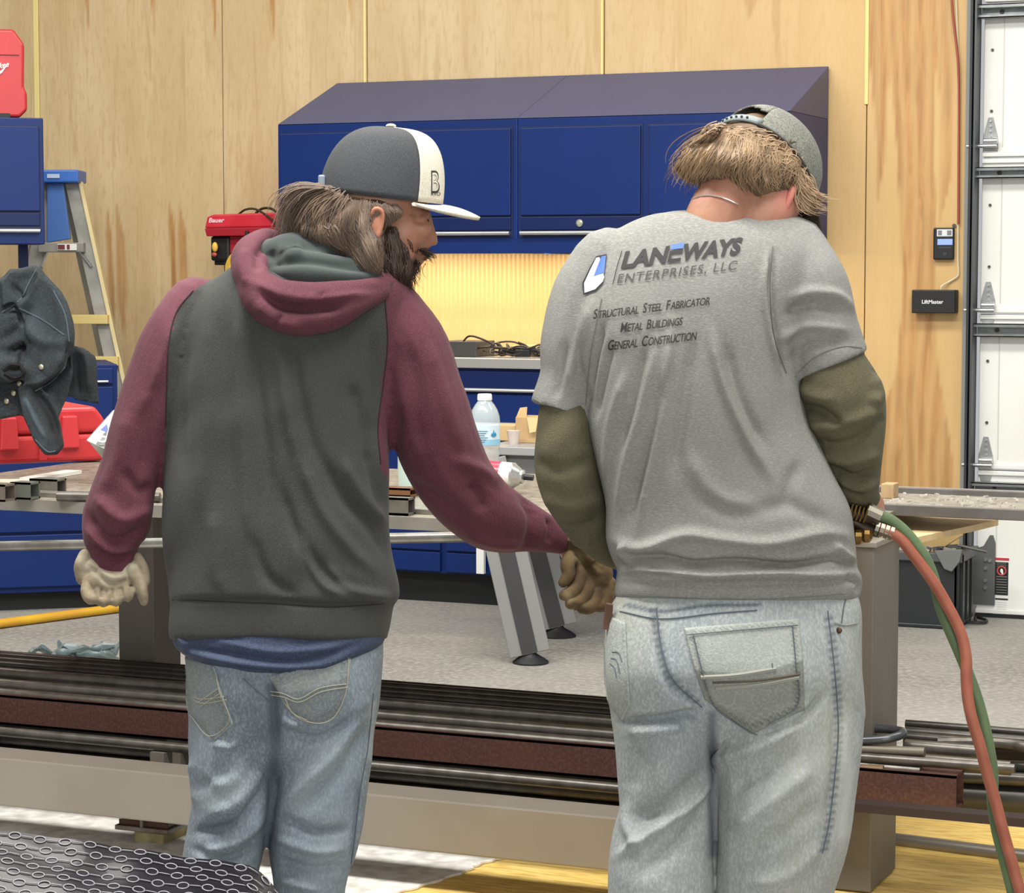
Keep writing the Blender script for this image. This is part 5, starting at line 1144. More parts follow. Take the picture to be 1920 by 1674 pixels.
strands(fL, lambda u, v: ellw((640, 400, 0), (130, 105, 95))(u, v) + 30, g[:5] + g[8:9], 40, 10, 1.1, 44, wob=8, lift=30).build('hair_strands', hairL, hr_, smooth=True)['kind'] = 'stuff'
bd_ = PM(); bd_.ellp((742, 498, -4), (40, 48, 56)); bd_.ellp((752, 522, 0), (20, 30, 36)); bd_.ellp((732, 462, -14), (28, 60, 52)); bd_.ellp((716, 480, -16), (26, 50, 62)); bd_.ellp((748, 474, -14), (30, 34, 50)); bd_.ellp((756, 494, -4), (30, 32, 44)); bd_.ellp((776, 496, 0), (12, 10, 22)); bd_.ellp((792, 473, 2), (8, 5, 20))
V, F, N = fuse(bd_, fL, .0035, 4); V = folds(V, N, [], 12, 3.0); TB = bvh(V, F); bdo = skinobj('beard', V, F, M('beard_dark', '#2b201b', .7, col2='#382a22', scale=60), pl, label='full dark beard')
wb_ = ellw((742, 490, 0), (60, 70, 66))
g = [[(715, 420), (722, 450), (732, 490), (748, 540)], [(735, 440), (742, 480), (752, 520), (760, 550)], [(752, 460), (756, 500), (758, 530), (760, 550)], [(766, 480), (768, 500), (766, 526), (764, 546)], [(778, 492), (776, 502), (770, 516), (766, 532)], [(725, 480), (735, 515), (748, 545)], [(790, 470), (800, 476), (803, 486)]]
g += [[(722, 400), (728, 425), (734, 450), (738, 480)], [(740, 425), (748, 445), (756, 470), (762, 495)], [(756, 450), (764, 468), (772, 488), (774, 505)]]
strands(fL, wb_, g, 75, 6, .9, 6, wob=4, lift=9, T=TB).build('beard_strands', M('beard_strand', '#3d2c22', .6), bdo, smooth=True)['kind'] = 'stuff'
# gloves
tan = M('glove_tan', '#8b7d66', .85, col2='#9c8f77', scale=14, fine='#766a56', fscale=50, bump=.5, bscale=120, tint=('#4b4034', '#c5bda6'))
gp = PM(); glovehand(fL, gp, [((202, 1092, -8), (44, 27, 22)), ((206, 1082, 16), (50, 30, 26)), ((192, 1066, 14), (44, 26, 28)), ((235, 1072, 10), (34, 22, 26))],
    [[(168, 1086, -2, 12), (162, 1108, -16, 12), (170, 1124, -26, 11), (184, 1118, -24, 9)], [(190, 1092, -6, 12.5), (186, 1116, -22, 12.5), (194, 1129, -30, 11), (206, 1118, -26, 9)],
     [(213, 1093, -6, 12.5), (210, 1117, -22, 12), (217, 1128, -30, 10.5), (226, 1116, -26, 9)], [(236, 1090, -2, 11), (233, 1110, -18, 10.5), (239, 1120, -26, 9.5), (245, 1108, -22, 8)]],
    [(250, 1070, -8, 15), (262, 1094, -18, 13), (268, 1114, -22, 11), (270, 1128, -22, 8)])
gp.limb([(160, 1042, 10, 14), (152, 1062, 10, 15), (158, 1082, 10, 18)], n=10); gp.limb([(258, 1044, 8, 9), (266, 1066, 4, 13), (268, 1092, -6, 15)], n=10)
V, F, N = fuse(gp, fL, .0022, 2); V = folds(V, N, [([(165, 1050), (205, 1082), (245, 1080)], 6, 2.5), ([(170, 1062), (205, 1092), (240, 1088)], 5, -2.5), ([(190, 1100), (190, 1122)], 3, -2), ([(210, 1102), (210, 1124)], 3, -2), ([(228, 1100), (228, 1120)], 3, -2)], 14, .5)
skinobj('glove', V, F, tan, pl, paint(V, [([(150, 1045), (180, 1072), (215, 1085), (250, 1060)], 9, .6)], [(200, 1115, 40, 12, -.3)]), label='soiled tan work glove, hanging hand')
brn = M('glove_brown', '#57452c', .85, col2='#6b5737', scale=14, fine='#443420', fscale=50, bump=.5, bscale=120, tint=('#2c2118', '#a0906a'))
gp = PM(); glovehand(fL, gp, [((1094, 1038, 150), (46, 40, 26), .7), ((1112, 1076, 150), (36, 44, 26)), ((1074, 1012, 146), (26, 28, 26))],
    [[(1092, 1068, 138, 13), (1082, 1098, 124, 12), (1072, 1110, 112, 11), (1058, 1116, 104, 9)], [(1106, 1086, 140, 13), (1096, 1116, 126, 12.5), (1084, 1128, 114, 11), (1070, 1132, 106, 9)],
     [(1124, 1096, 144, 13), (1116, 1126, 132, 12), (1104, 1138, 122, 11), (1092, 1140, 114, 9)], [(1142, 1094, 150, 12), (1137, 1122, 142, 11.5), (1128, 1134, 134, 10), (1118, 1136, 128, 8)]],
    [(1078, 1036, 134, 14), (1064, 1056, 118, 12.5), (1066, 1076, 112, 11), (1056, 1092, 108, 8)])
V, F, N = fuse(gp, fL, .0022, 2); V = folds(V, N, [([(1060, 1010), (1085, 1020), (1120, 1060)], 6, 4), ([(1075, 1030), (1100, 1060), (1110, 1090)], 6, -4), ([(1095, 1040), (1125, 1080)], 5, 2)], 15, .6)
skinobj('glove', V, F, brn, pl, paint(V, [], [(1085, 1045, 14, 12, .5), (1066, 1120, 10, 10, .8), (1070, 1000, 12, 12, .3)]), label='dirty brown leather glove, reaching hand')
def boots(fr, root, xs_, col):
    v0 = fr.floor_v()
    for x, w in xs_:
        q = PM(); q.limb([(x, v0 - 110, w, 50), (x, v0 - 60, w + 4, 48), (x, v0 - 40, w + 10, 46)]); q.limb([(x, v0 - 42, w - 20, 40), (x, v0 - 44, w + 60, 44), (x, v0 - 36, w + 150, 34)], flat=1.0)
        V, F, N = fuse(q, fr, .006, 4); V[:, 2] = np.maximum(V[:, 2], .0); skinobj('boot', V, F, col, root, label='brown leather work boot')
boots(fL, pl, ((412, 8), (588, 8)), M('boot_leather', '#4e3a28', .6, col2='#5e4732', scale=12))
# ---------------------------------------------------------------- right man
fR_ = Fr(3.67)
pr_ = thing('person', 'man with bowed head in a lettered grey t-shirt over olive sleeves and mesh cap', 'person', tuple(fR_.P(1370, fR_.floor_v(), 0)))
tee = M('tshirt_heather', '#7b7b76', .85, col2='#83837e', scale=5, fine='#92928d', fscale=330, bump=.25, bscale=420, tint=('#6b695f', '#b4b4b0'), stretch=(.6, .6, 1.6))
olive = M('shirt_olive', '#4e4a37', .9, col2='#57533e', scale=8, fine='#656048', fscale=300, bump=.5, bscale=320, stretch=(1, 1, 3), tint=('#2f2d20', '#74705a'))
torsoR = [(392, 1262, 1432, 20, 46), (402, 1218, 1470, 14, 66), (425, 1165, 1512, 8, 88), (460, 1118, 1548, 4, 108), (520, 1084, 1540, 0, 128), (600, 1068, 1512, -4, 138), (700, 1082, 1500, -6, 140), (800, 1098, 1518, -6, 136), (880, 1115, 1552, -6, 132),
          (950, 1130, 1588, -6, 130), (1010, 1133, 1598, -6, 132), (1050, 1144, 1602, -6, 134), (1068, 1152, 1604, -6, 128), (1084, 1150, 1612, -6, 130), (1108, 1147, 1610, -6, 128), (1124, 1150, 1604, -6, 124)]
tsl = [(1145, 500, 4, 74), (1108, 560, 4, 74), (1080, 640, 6, 66), (1074, 705, 8, 60), (1050, 772, 8, 56)]
tsr = [(1480, 480, 2, 76), (1506, 540, 2, 84), (1524, 612, 6, 82), (1556, 687, 8, 76)]
unl = [(1080, 640, 6, 55), (1058, 740, 8, 52), (1057, 800, 10, 54), (1060, 860, 14, 56), (1070, 910, 24, 57), (1088, 955, 44, 52), (1116, 998, 76, 42), (1165, 1030, 120, 36), (1240, 1044, 160, 32)]
unr = [(1548, 660, 8, 56), (1562, 700, 8, 70), (1577, 745, 10, 80), (1590, 800, 14, 75), (1598, 850, 24, 64), (1604, 890, 40, 56), (1612, 918, 62, 46), (1624, 934, 84, 34)]
legRL = [(1245, 1190, 0, 100), (1242, 1300, 0, 100), (1248, 1390, 0, 96), (1256, 1470, 2, 90), (1258, 1530, 6, 90), (1245, 1590, 2, 94), (1240, 1660, -6, 98), (1240, 1780, -8, 88), (1246, 1950, 0, 74), (1250, 2130, 6, 66)]
legRR = [(1480, 1190, 0, 130), (1478, 1300, 0, 138), (1474, 1400, 0, 137), (1470, 1500, 0, 131), (1464, 1580, 2, 124), (1452, 1660, 4, 112), (1446, 1780, 6, 96), (1444, 1950, 8, 78), (1444, 2130, 8, 68)]
# body
b = PM(); upv = Vector((.42, -.60, .68)).normalized(); fwv = Vector((.50, .72, .38)); fwv = (fwv - upv * fwv.dot(upv)).normalized(); sdv = upv.cross(fwv)
HC = Vector((1426, 322, 40)); mH = Matrix((fwv, sdv, upv)).transposed()
b.ell(tuple(HC), (98, 76, 84), mH, 24, 14)
def hp(f, s_, u_): return tuple(HC + fwv * f + sdv * s_ + upv * u_)
b.ell(hp(62, 0, -50), (50, 54, 62), mH); b.ell(hp(60, 0, -92), (40, 38, 30), mH); b.ell(hp(112, 0, -48), (12, 10, 14), mH); b.ell(hp(100, 0, -20), (14, 36, 9), mH); b.ell(hp(98, 0, -78), (10, 18, 8), mH)
b.limb([(1345, 460, 6, 76), (1352, 412, 4, 68), (1372, 368, 8, 62), (1400, 334, 22, 58)])
b.limb([(1420, 420, 10, 60), (1445, 380, 20, 58), (1465, 350, 36, 50)])
b.stack([(v, a + 36, c - 36, w, h * .68) for v, a, c, w, h in torsoR if v > 410])
for A in (unl, unr): b.limb([(u, v, w, r * .56) for u, v, w, r in A])
for A in (legRL, legRR): b.limb([(u, v, w, r * .62) for u, v, w, r in A])
# right hand closed round the torch: palm, four unequal curled fingers, thumb from the side
b.ellp((1636, 948, 92), (22, 26, 20), .3)
for f in ([(1640, 952, 96, 10), (1634, 976, 92, 9.5), (1618, 986, 82, 9), (1606, 980, 76, 8)], [(1634, 958, 104, 10), (1624, 984, 102, 9.5), (1606, 990, 92, 9), (1596, 982, 84, 8)],
          [(1624, 960, 112, 9.5), (1612, 986, 110, 9), (1596, 988, 102, 8.5), (1588, 980, 94, 7.5)], [(1614, 956, 118, 8.5), (1602, 978, 118, 8), (1590, 980, 110, 7.5), (1584, 972, 104, 7)],
          [(1650, 946, 90, 10), (1648, 966, 80, 9.5), (1638, 976, 74, 8)]): b.limb(f, n=12, sub=3)
# left hand steadying the work in front
b.ellp((1262, 1044, 172), (24, 20, 26))
for f in ([(1270, 1034, 180, 10), (1290, 1030, 196, 9), (1300, 1038, 206, 8)], [(1272, 1044, 184, 10), (1294, 1042, 202, 9), (1304, 1052, 212, 8)], [(1270, 1054, 184, 9.5), (1290, 1056, 202, 9), (1298, 1064, 212, 8)], [(1264, 1062, 182, 8.5), (1280, 1068, 198, 8), (1286, 1074, 206, 7)], [(1262, 1028, 160, 10), (1280, 1018, 166, 9), (1292, 1018, 176, 8)]): b.limb(f, n=12, sub=3)
V, F, N = fuse(b, fR_, .0042, 2)
TBd = bvh(V, F)
skinobj('body', V, F, skin, pr_, paint(V, [([(1290, 378), (1340, 368), (1380, 378)], 6, .25)], [(1470, 370, 24, 36, .7), (1350, 350, 60, 12, .1), (1505, 400, 18, 30, .3)]))
e = PM(); ec = Vector((1474, 362, -18)); 
e.limb([(1494, 336, 6, 7), (1488, 352, -18, 8), (1478, 378, -24, 8), (1468, 400, -16, 8), (1462, 408, -6, 8)], n=8); e.ellp((1474, 374, -8), (12, 30, 8), .35)
Ve, Fe, Ne = fuse(e, fR_, .0024, 2); skinobj('ear', Ve, Fe, M('skin_ear_red', '#cf7f70', .5), pr_)
# undershirt
for A in (unl, unr):
    q = PM(); q.limb(A); V, F, N = fuse(q, fR_, .0036, 4)
    st = [([(1000, 860), (1050, 880), (1110, 860)], 12, -3), ([(1012, 930), (1070, 950), (1130, 930)], 14, 4), ([(1030, 980), (1080, 990), (1130, 965)], 12, -5), ([(1060, 1020), (1110, 1010)], 10, 5),
          ([(1495, 720), (1530, 745), (1570, 750)], 12, 4), ([(1640, 705), (1652, 735), (1630, 760)], 12, 6), ([(1500, 760), (1540, 770), (1580, 800)], 9, -9), ([(1510, 790), (1560, 800), (1650, 770)], 12, 5), ([(1515, 830), (1580, 838), (1655, 800)], 11, -6),
          ([(1530, 850), (1590, 868), (1655, 850)], 10, 6), ([(1550, 880), (1600, 900), (1655, 880)], 9, -7), ([(1565, 900), (1610, 918), (1652, 905)], 8, 6), ([(1580, 925), (1620, 935)], 6, -5), ([(1636, 690), (1648, 700)], 6, -6), ([(1656, 780), (1640, 800)], 8, -5)]
    V = folds(V, N, st, 21, 1.8); skinobj('undershirt_sleeve', V, F, olive, pr_, paint(V, [([(1500, 765), (1545, 778)], 10, -.5), ([(1560, 885), (1640, 892)], 8, -.4)], [(1110, 960, 40, 80, -.35)]), label='olive long sleeve')  # shade of the elbow creases painted into the cloth colour
# t-shirt
q = PM(); q.stack(torsoR, e=2.3); q.limb(tsl, roundend=False); q.limb(tsr, roundend=False)
V, F, N = fuse(q, fR_, .004, 5)
U_, V_, _ = proj(V)
Tf = [([(1232, 640), (1200, 760), (1172, 870), (1150, 990)], 10, 5), ([(1262, 600), (1242, 740), (1222, 860), (1195, 1000)], 10, 6), ([(1212, 640), (1190, 740), (1160, 850)], 10, -4), ([(1250, 700), (1218, 830), (1180, 960)], 9, -5),
      ([(1300, 640), (1282, 760), (1262, 900)], 12, -4), ([(1330, 610), (1356, 720), (1400, 820), (1450, 900)], 10, 5), ([(1360, 640), (1390, 750), (1440, 840)], 10, -4), ([(1170, 700), (1140, 800), (1132, 900)], 9, 4),
      ([(1145, 640), (1120, 740), (1108, 790)], 9, -5), ([(1440, 470), (1432, 540), (1440, 620), (1462, 700)], 5, 5), ([(1452, 470), (1447, 560), (1458, 640), (1482, 720)], 6, -5),
      ([(1475, 560), (1520, 548), (1570, 556), (1604, 590)], 9, 5), ([(1470, 590), (1520, 572), (1580, 588)], 9, -4), ([(1460, 640), (1510, 612), (1590, 620)], 9, 4), ([(1480, 680), (1520, 650), (1600, 640)], 10, -3),
      ([(1110, 560), (1085, 640), (1060, 730)], 10, 3.5), ([(1130, 600), (1105, 700), (1095, 780)], 8, -6), ([(1060, 640), (1050, 700), (1040, 750)], 9, -3),
      ([(1290, 850), (1340, 930), (1440, 960)], 16, 3), ([(1300, 920), (1380, 960), (1500, 940)], 16, -3), ([(1500, 860), (1480, 940), (1560, 980)], 14, -3),
      # waist blousing
      ([(1140, 1010), (1200, 1030), (1280, 1004), (1350, 1012), (1440, 1020), (1540, 1000), (1600, 1010)], 11, 8), ([(1160, 1046), (1240, 1044), (1300, 1058), (1380, 1052), (1480, 1060), (1560, 1048), (1600, 1060)], 7, -14),
      ([(1150, 1072), (1220, 1068), (1320, 1080), (1440, 1076), (1540, 1080), (1606, 1076)], 6, 9), ([(1160, 1092), (1300, 1096), (1440, 1094), (1600, 1092)], 4, -4), ([(1148, 1124), (1300, 1134), (1450, 1134), (1600, 1122)], 5, -3),
      ([(1170, 1020), (1162, 1040), (1180, 1056)], 6, 6), ([(1560, 1020), (1580, 1040), (1600, 1050)], 7, 6), ([(1580, 1080), (1606, 1095), (1600, 1112)], 5, -5)]
V = folds(V, N, Tf, 31, 1.0)
Tt = paint(V, [([(1160, 1050), (1300, 1060), (1600, 1055)], 7, -.5), ([(1450, 470), (1447, 560), (1460, 660)], 3, -.35), ([(1448, 470), (1443, 560), (1452, 640)], 2.5, .4)], [(1350, 760, 160, 120, -.25), (1400, 900, 160, 120, -.2), (1530, 470, 50, 50, .25), (1050, 620, 30, 80, .2)])  # waist crease shade painted in; back darker, shoulder paler
shirt = skinobj('t_shirt', V, F, tee, pr_, Tt, label='grey heather t-shirt with dark lettering')
TS = bvh(V, F)
tst = M('tee_stitch', '#6f6f6b', .9)
seam(TS, [(1232, 400), (1270, 392), (1330, 390), (1390, 394), (1450, 408)], .0011, tst, shirt, 'collar_stitch')
seam(TS, [(1449, 462), (1444, 540), (1452, 630), (1475, 700)], .0009, tst, shirt); seam(TS, [(1128, 560), (1108, 660), (1098, 760)], .0009, tst, shirt)
seam(TS, [(1003, 748), (1040, 770), (1098, 784)], .0008, tst, shirt); seam(TS, [(1490, 706), (1530, 668), (1580, 650), (1616, 652)], .0008, tst, shirt)
seam(TS, [(1152, 1112), (1300, 1122), (1450, 1123), (1600, 1112)], .0008, tst, shirt)
# lettering on the back, laid on the cloth
def lm(p0, p1, hgt, top=(0, 0), off=.0022, T=TS, bend=0.0):
    """map a text line: baseline photo points p0 -> p1, letter height px, slant of the uprights"""
    def f(x, y, w0, w1):
        s_ = (x - w0) / max(w1 - w0, 1e-6); y = y / .73
        u = p0[0] + (p1[0] - p0[0]) * s_ + top[0] * y; v = p0[1] + (p1[1] - p0[1]) * s_ - hgt * y + top[1] * y + bend * math.sin(s_ * math.pi)
        return hit(T, u, v, off) or fR_.P(u, v, -130)
    return f
ink1 = M('print_charcoal', '#2c2b2b', .75); ink2 = M('print_dark_brown', '#302a28', .75); blu = M('print_blue', '#4a6fc0', .6); wht = M('print_white_tee', '#e6eaf0', .6)
text_obj('LAN', 'lettering', ink1, lm((1164, 502), (1248, 491), 31, (9, 0)), shirt, bold=.045, sub=.2)
text_obj('WAYS', 'lettering', ink1, lm((1274, 488), (1386, 475), 31, (9, 0)), shirt, bold=.045, sub=.2)
def flatpoly(pts, name, mat, off=.0026, parent=shirt):
    bm = bmesh.new(); vs = [bm.verts.new(Vector((p[0], p[1], 0))) for p in pts]; bm.faces.new(vs)
    bmesh.ops.triangulate(bm, faces=bm.faces)
    for _ in range(3): bmesh.ops.subdivide_edges(bm, edges=[e for e in bm.edges if e.calc_length() > 6], cuts=1); bmesh.ops.triangulate(bm, faces=bm.faces)
    me = bpy.data.meshes.new(name)
    for v in bm.verts: v.co = hit(TS, v.co.x, v.co.y, off) or fR_.P(v.co.x, v.co.y, -130)
    bm.to_mesh(me); bm.free(); return mkobj(name, me, mat, parent)
for q_ in ([(1256, 470.5), (1281, 467.5), (1280, 473), (1255.5, 476)], [(1252, 486), (1277, 483), (1276, 489), (1251, 492)], [(1256, 471), (1261, 470.5), (1257, 491), (1251.5, 491.5)]): flatpoly(q_, 'letter_bar', ink1, .0026)
flatpoly([(1257, 468), (1281, 465), (1283, 455), (1260, 458)], 'blue_bar', blu, .0034)
text_obj('ENTERPRISES, LLC', 'lettering', M('print_grey_dark', '#454443', .75), lm((1157, 531), (1380, 505), 18, (4, 0)), shirt, spacing=1.15, sub=.3)
seam(TS, [(1166, 470), (1157, 500), (1149, 533)], .0006, ink1, shirt, 'divider_line', off=.0022)
flatpoly([(1118, 480), (1138, 476), (1134, 508), (1131, 530), (1117, 545), (1094, 553), (1092, 530), (1105, 503)], 'logo_outline', ink1, .0022)
flatpoly([(1118, 483), (1124, 482), (1108, 524), (1133, 519), (1130, 528), (1116, 542), (1096, 549), (1095, 531), (1107, 505)], 'logo_white_shape', wht, .0030)
flatpoly([(1127, 481), (1136, 479), (1133, 512), (1113, 518)], 'logo_blue_shape', blu, .0032)
def smallcaps(words, p0, p1, hb_, hs_, mat):
    meas = []; tot = 0
    cu = bpy.data.curves.new('m', 'FONT'); cu.space_character = .92; t = bpy.data.objects.new('m', cu); COL.objects.link(t)
    def width(s_, k):
        cu.body = s_; bpy.context.view_layer.update(); return t.dimensions.x * k
    for w_ in words:
        a1 = width(w_[0], hb_); a2 = width(w_[1:], hs_) if len(w_) > 1 else 0
        meas.append((w_[0], hb_, tot, tot + a1)); tot += a1 + hb_ * .08
        meas.append((w_[1:], hs_, tot, tot + a2)); tot += a2 + hb_ * .42
    tot -= hb_ * .42; bpy.data.objects.remove(t); bpy.data.curves.remove(cu)
    for s_, hgt, x0, x1 in meas:
        P = [(p0[0] + (p1[0] - p0[0]) * x / tot, p0[1] + (p1[1] - p0[1]) * x / tot) for x in (x0, x1)]
        text_obj(s_, 'lettering', mat, lm(P[0], P[1], hgt, (3 * hgt / 20, 0)), shirt, bold=.012, spacing=.92, sub=.3)
smallcaps(['STRUCTURAL', 'STEEL', 'FABRICATOR'], (1112, 598), (1331, 571), 19, 15, ink2)
smallcaps(['METAL', 'BUILDINGS'], (1163, 623), (1279, 609), 19, 15, ink2)
smallcaps(['GENERAL', 'CONSTRUCTION'], (1139, 657), (1305, 637), 20, 16, ink2)
# necklace
MB().tube(hitline(TBd, [(1284, 384), (1300, 372), (1322, 366), (1345, 368), (1365, 374), (1384, 383)], .0015), .0012, 6).build('necklace', M('necklace_silver', '#dcd6cf', .3, .7), pr_, smooth=True)
# jeans
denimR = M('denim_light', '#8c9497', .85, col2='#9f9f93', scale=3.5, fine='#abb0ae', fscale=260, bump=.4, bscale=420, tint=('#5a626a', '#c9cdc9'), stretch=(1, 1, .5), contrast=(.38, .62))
q = PM(); q.stack([(1112, 1158, 1600, -4, 112), (1150, 1140, 1610, -8, 120), (1210, 1134, 1613, -12, 130), (1270, 1134, 1615, -14, 134), (1320, 1142, 1616, -6, 122), (1350, 1152, 1614, 0, 106), (1380, 1180, 1590, 0, 80), (1410, 1240, 1480, 0, 40), (1424, 1280, 1420, 0, 16)]); q.limb(legRL, flat=1.05); q.limb(legRR, flat=.92)
V, F, N = fuse(q, fR_, .0038, 5)
Jf = [([(1322, 1330), (1334, 1420), (1338, 1520), (1342, 1600), (1338, 1674)], 8, -2), ([(1222, 1150), (1235, 1230), (1262, 1290), (1318, 1326)], 7, -4), ([(1165, 1350), (1240, 1345), (1315, 1330)], 9, -8), ([(1180, 1372), (1230, 1368), (1280, 1360)], 10, 5),
      ([(1500, 1350), (1430, 1400), (1360, 1420), (1340, 1450)], 12, 7), ([(1540, 1300), (1500, 1350), (1430, 1376)], 7, -7), ([(1500, 1400), (1430, 1450), (1370, 1480)], 14, -5), ([(1520, 1440), (1450, 1500), (1370, 1560)], 14, 6), ([(1540, 1500), (1470, 1560), (1390, 1600)], 14, -5),
      ([(1350, 1370), (1352, 1400), (1345, 1440)], 8, 4), ([(1340, 1440), (1300, 1500), (1230, 1560), (1160, 1610)], 9, 8), ([(1320, 1440), (1270, 1490), (1190, 1550)], 14, -6), ([(1330, 1500), (1280, 1570), (1200, 1640)], 13, -6), ([(1185, 1500), (1180, 1550), (1210, 1600)], 10, 5),
      ([(1200, 1400), (1190, 1480)], 14, -3), ([(1540, 1580), (1480, 1640), (1400, 1660)], 14, 4), ([(1590, 1350), (1596, 1440), (1580, 1540), (1560, 1640)], 14, 4), ([(1562, 1340), (1560, 1440), (1548, 1540)], 8, -3), ([(1250, 1280), (1300, 1300)], 14, -3)]
V = folds(V, N, Jf, 41, 1.2)
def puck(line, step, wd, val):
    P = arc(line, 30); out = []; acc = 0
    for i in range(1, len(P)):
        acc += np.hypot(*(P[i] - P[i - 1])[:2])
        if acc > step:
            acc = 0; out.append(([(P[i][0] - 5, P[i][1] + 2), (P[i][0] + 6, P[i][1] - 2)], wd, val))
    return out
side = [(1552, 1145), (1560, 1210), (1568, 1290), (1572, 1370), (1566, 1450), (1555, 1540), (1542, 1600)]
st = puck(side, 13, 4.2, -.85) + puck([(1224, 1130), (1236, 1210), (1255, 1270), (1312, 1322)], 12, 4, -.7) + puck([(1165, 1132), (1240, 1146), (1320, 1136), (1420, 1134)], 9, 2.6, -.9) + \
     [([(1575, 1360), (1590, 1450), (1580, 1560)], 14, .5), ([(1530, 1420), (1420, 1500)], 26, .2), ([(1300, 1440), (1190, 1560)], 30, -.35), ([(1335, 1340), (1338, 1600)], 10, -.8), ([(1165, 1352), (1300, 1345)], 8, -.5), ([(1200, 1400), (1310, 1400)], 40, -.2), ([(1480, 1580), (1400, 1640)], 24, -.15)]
jeans2 = skinobj('jeans', V, F, denimR, pr_, paint(V, st, [(1450, 1180, 100, 26, .25), (1260, 1600, 60, 60, -.15)]), label='pale stonewashed jeans')  # seam puckers are wear; leg gap and crease shade is painted in
TJ2 = bvh(V, F)
pk2m = M('denim_pocket_pale', '#8c918d', .85, col2='#979b94', scale=9, fine='#a8aca6', fscale=240, bump=.4, bscale=420, tint=('#5c5c50', '#c4c7c0'))
pa_ = patch(TJ2, [(1283, 1178), (1296, 1230), (1312, 1282), (1322, 1310)], [(1498, 1160), (1505, 1240), (1508, 1330)], (-6, 56), 'back_pocket', pk2m, jeans2, nu=48, nv=40,
      tint=lambda s_, t: (-.75 * math.exp(-((min(s_ * 1.0, 1 - s_, 1 - t, (t if t < .3 else 9)) - .06) / .035) ** 2) * (.45 + .55 * math.sin((s_ * 1.0 + t) * 110)) + (.25 if t < .48 else -.42 + .25 * s_ * (1 - s_) * 2)))
pb_ = patch(TJ2, [(1134, 1150), (1134, 1220), (1138, 1300), (1144, 1322)], [(1173, 1168), (1176, 1240), (1182, 1320)], (4, 30), 'back_pocket', pk2m, jeans2, nu=16, nv=30, tint=lambda s_, t: -.5 * math.exp(-((min(1 - s_, 1 - t) - .1) / .05) ** 2) * (.5 + .5 * math.sin(t * 90)) + .1)
thr2 = M('denim_fold_edge', '#8f9086', .85)
for a, c, r in (([(1314, 1270), (1380, 1266), (1455, 1254)], .0, .0035), ([(1342, 1290), (1420, 1284), (1498, 1270)], .0, .0035)): seam(TJ2, a, r, thr2, jeans2, 'pocket_welt', off=.004)
seam(TJ2, [(1336, 1280), (1420, 1276), (1500, 1264)], .0018, M('welt_shadow', '#564c40', .9), jeans2, 'pocket_slit_shade', off=.0052)  # dark strip stands in for the shade under the welt
for pts in ([(1448, 1243), (1449, 1256)], [(1330, 1305), (1344, 1330), (1386, 1360), (1420, 1378)], [(1300, 1190), (1312, 1240), (1326, 1295)], [(1486, 1172), (1492, 1240), (1496, 1320), (1440, 1358)], [(1288, 1190), (1380, 1182), (1496, 1172)]):
    seam(TJ2, pts if len(pts) > 2 else [pts[0], ((pts[0][0] + pts[1][0]) / 2, (pts[0][1] + pts[1][1]) / 2), pts[1]], .0008, dseam, jeans2, 'stitching', off=.0055)
for pts in ([(1148, 1222), (1160, 1224), (1166, 1240)], [(1146, 1234), (1156, 1238), (1162, 1262)], [(1144, 1244), (1152, 1252), (1156, 1270)]): seam(TJ2, pts, .0011, dseam, jeans2, 'pocket_embroidery', off=.005)
seam(TJ2, side, .0009, dseam, jeans2); seam(TJ2, [(1230, 1140), (1240, 1215), (1262, 1275), (1316, 1326)], .0013, dseam, jeans2); seam(TJ2, [(1162, 1146), (1240, 1160), (1340, 1150), (1420, 1144)], .0012, dseam, jeans2)
seam(TJ2, [(1566, 1168), (1585, 1172), (1608, 1168)], .0013, thr2, jeans2, 'front_pocket_edge', off=.002); seam(TJ2, [(1594, 1110), (1584, 1130), (1578, 1168)], .0013, dseam, jeans2, 'front_pocket_edge')
hr2 = hit(TJ2, 1573, 1182, .002); MB().ell(tuple(hr2), (.005, .003, .005)).build('rivet', M('rivet_copper', '#5d4636', .4, .7), jeans2, smooth=True)
MB().tube([hit(TJ2, 1138, 1180, .012), hit(TJ2, 1140, 1160, .016) , fR_.P(1143, 1132, -60)], [.007, .007, .006], 8, flat=.6).build('leather_tool', M('leather_brown', '#5d4334', .7), None, smooth=True, label='small brown leather sheath poking from the right man\'s left back pocket', cat='sheath')
# cap with mesh panels
capg = M('cap_mesh_grey', '#73746b', .8, col2='#828379', scale=40, fine='#4e4f48', fscale=330, bump=.5, bscale=500)
capb = M('cap_brown', '#3b312b', .8, col2='#463b33', scale=14)
Cc = HC + upv * 4 + fwv * 2
gap = .62
a_, bb, up = fwv * 120, sdv * 98, upv * 116
rib2 = lambda ph, th: -.012 * math.exp(-((abs(ph - math.pi) - 1.05) / .05) ** 2)
c2 = shell(dome(fR_, Cc, a_, bb, up, -(math.pi - gap), math.pi - gap, 80, 20, ef=.6, eb=.7, rib=rib2).build('cap', capg, pr_, smooth=True, sharp=1.2), .0025); c2['label'] = 'grey mesh cap with dark brim'
dm = dome(fR_, Cc, a_, bb, up, math.pi - gap, math.pi + gap, 20, 20, ef=.6, eb=.7, rib=rib2); W_ = 21   # upper back panel above the strap opening
dm.f = [f for f in dm.f if (f[0] // W_) > 7 + 3 * abs((f[0] % W_) - 10) / 10 * -1]; shell(dm.build('back_panel', capg, c2, smooth=True, sharp=1.2), .0025)
edge = [Cc + a_ * math.cos(ph) * 1.015 + bb * math.sin(ph) * 1.015 for ph in np.linspace(-(math.pi - gap), math.pi - gap, 60)]
MB().tube([fR_.P(*p) for p in edge], .0028, 6).build('rim_binding', M('cap_binding', '#3f3e38', .8), c2, smooth=True)
V1 = []; F1_ = []
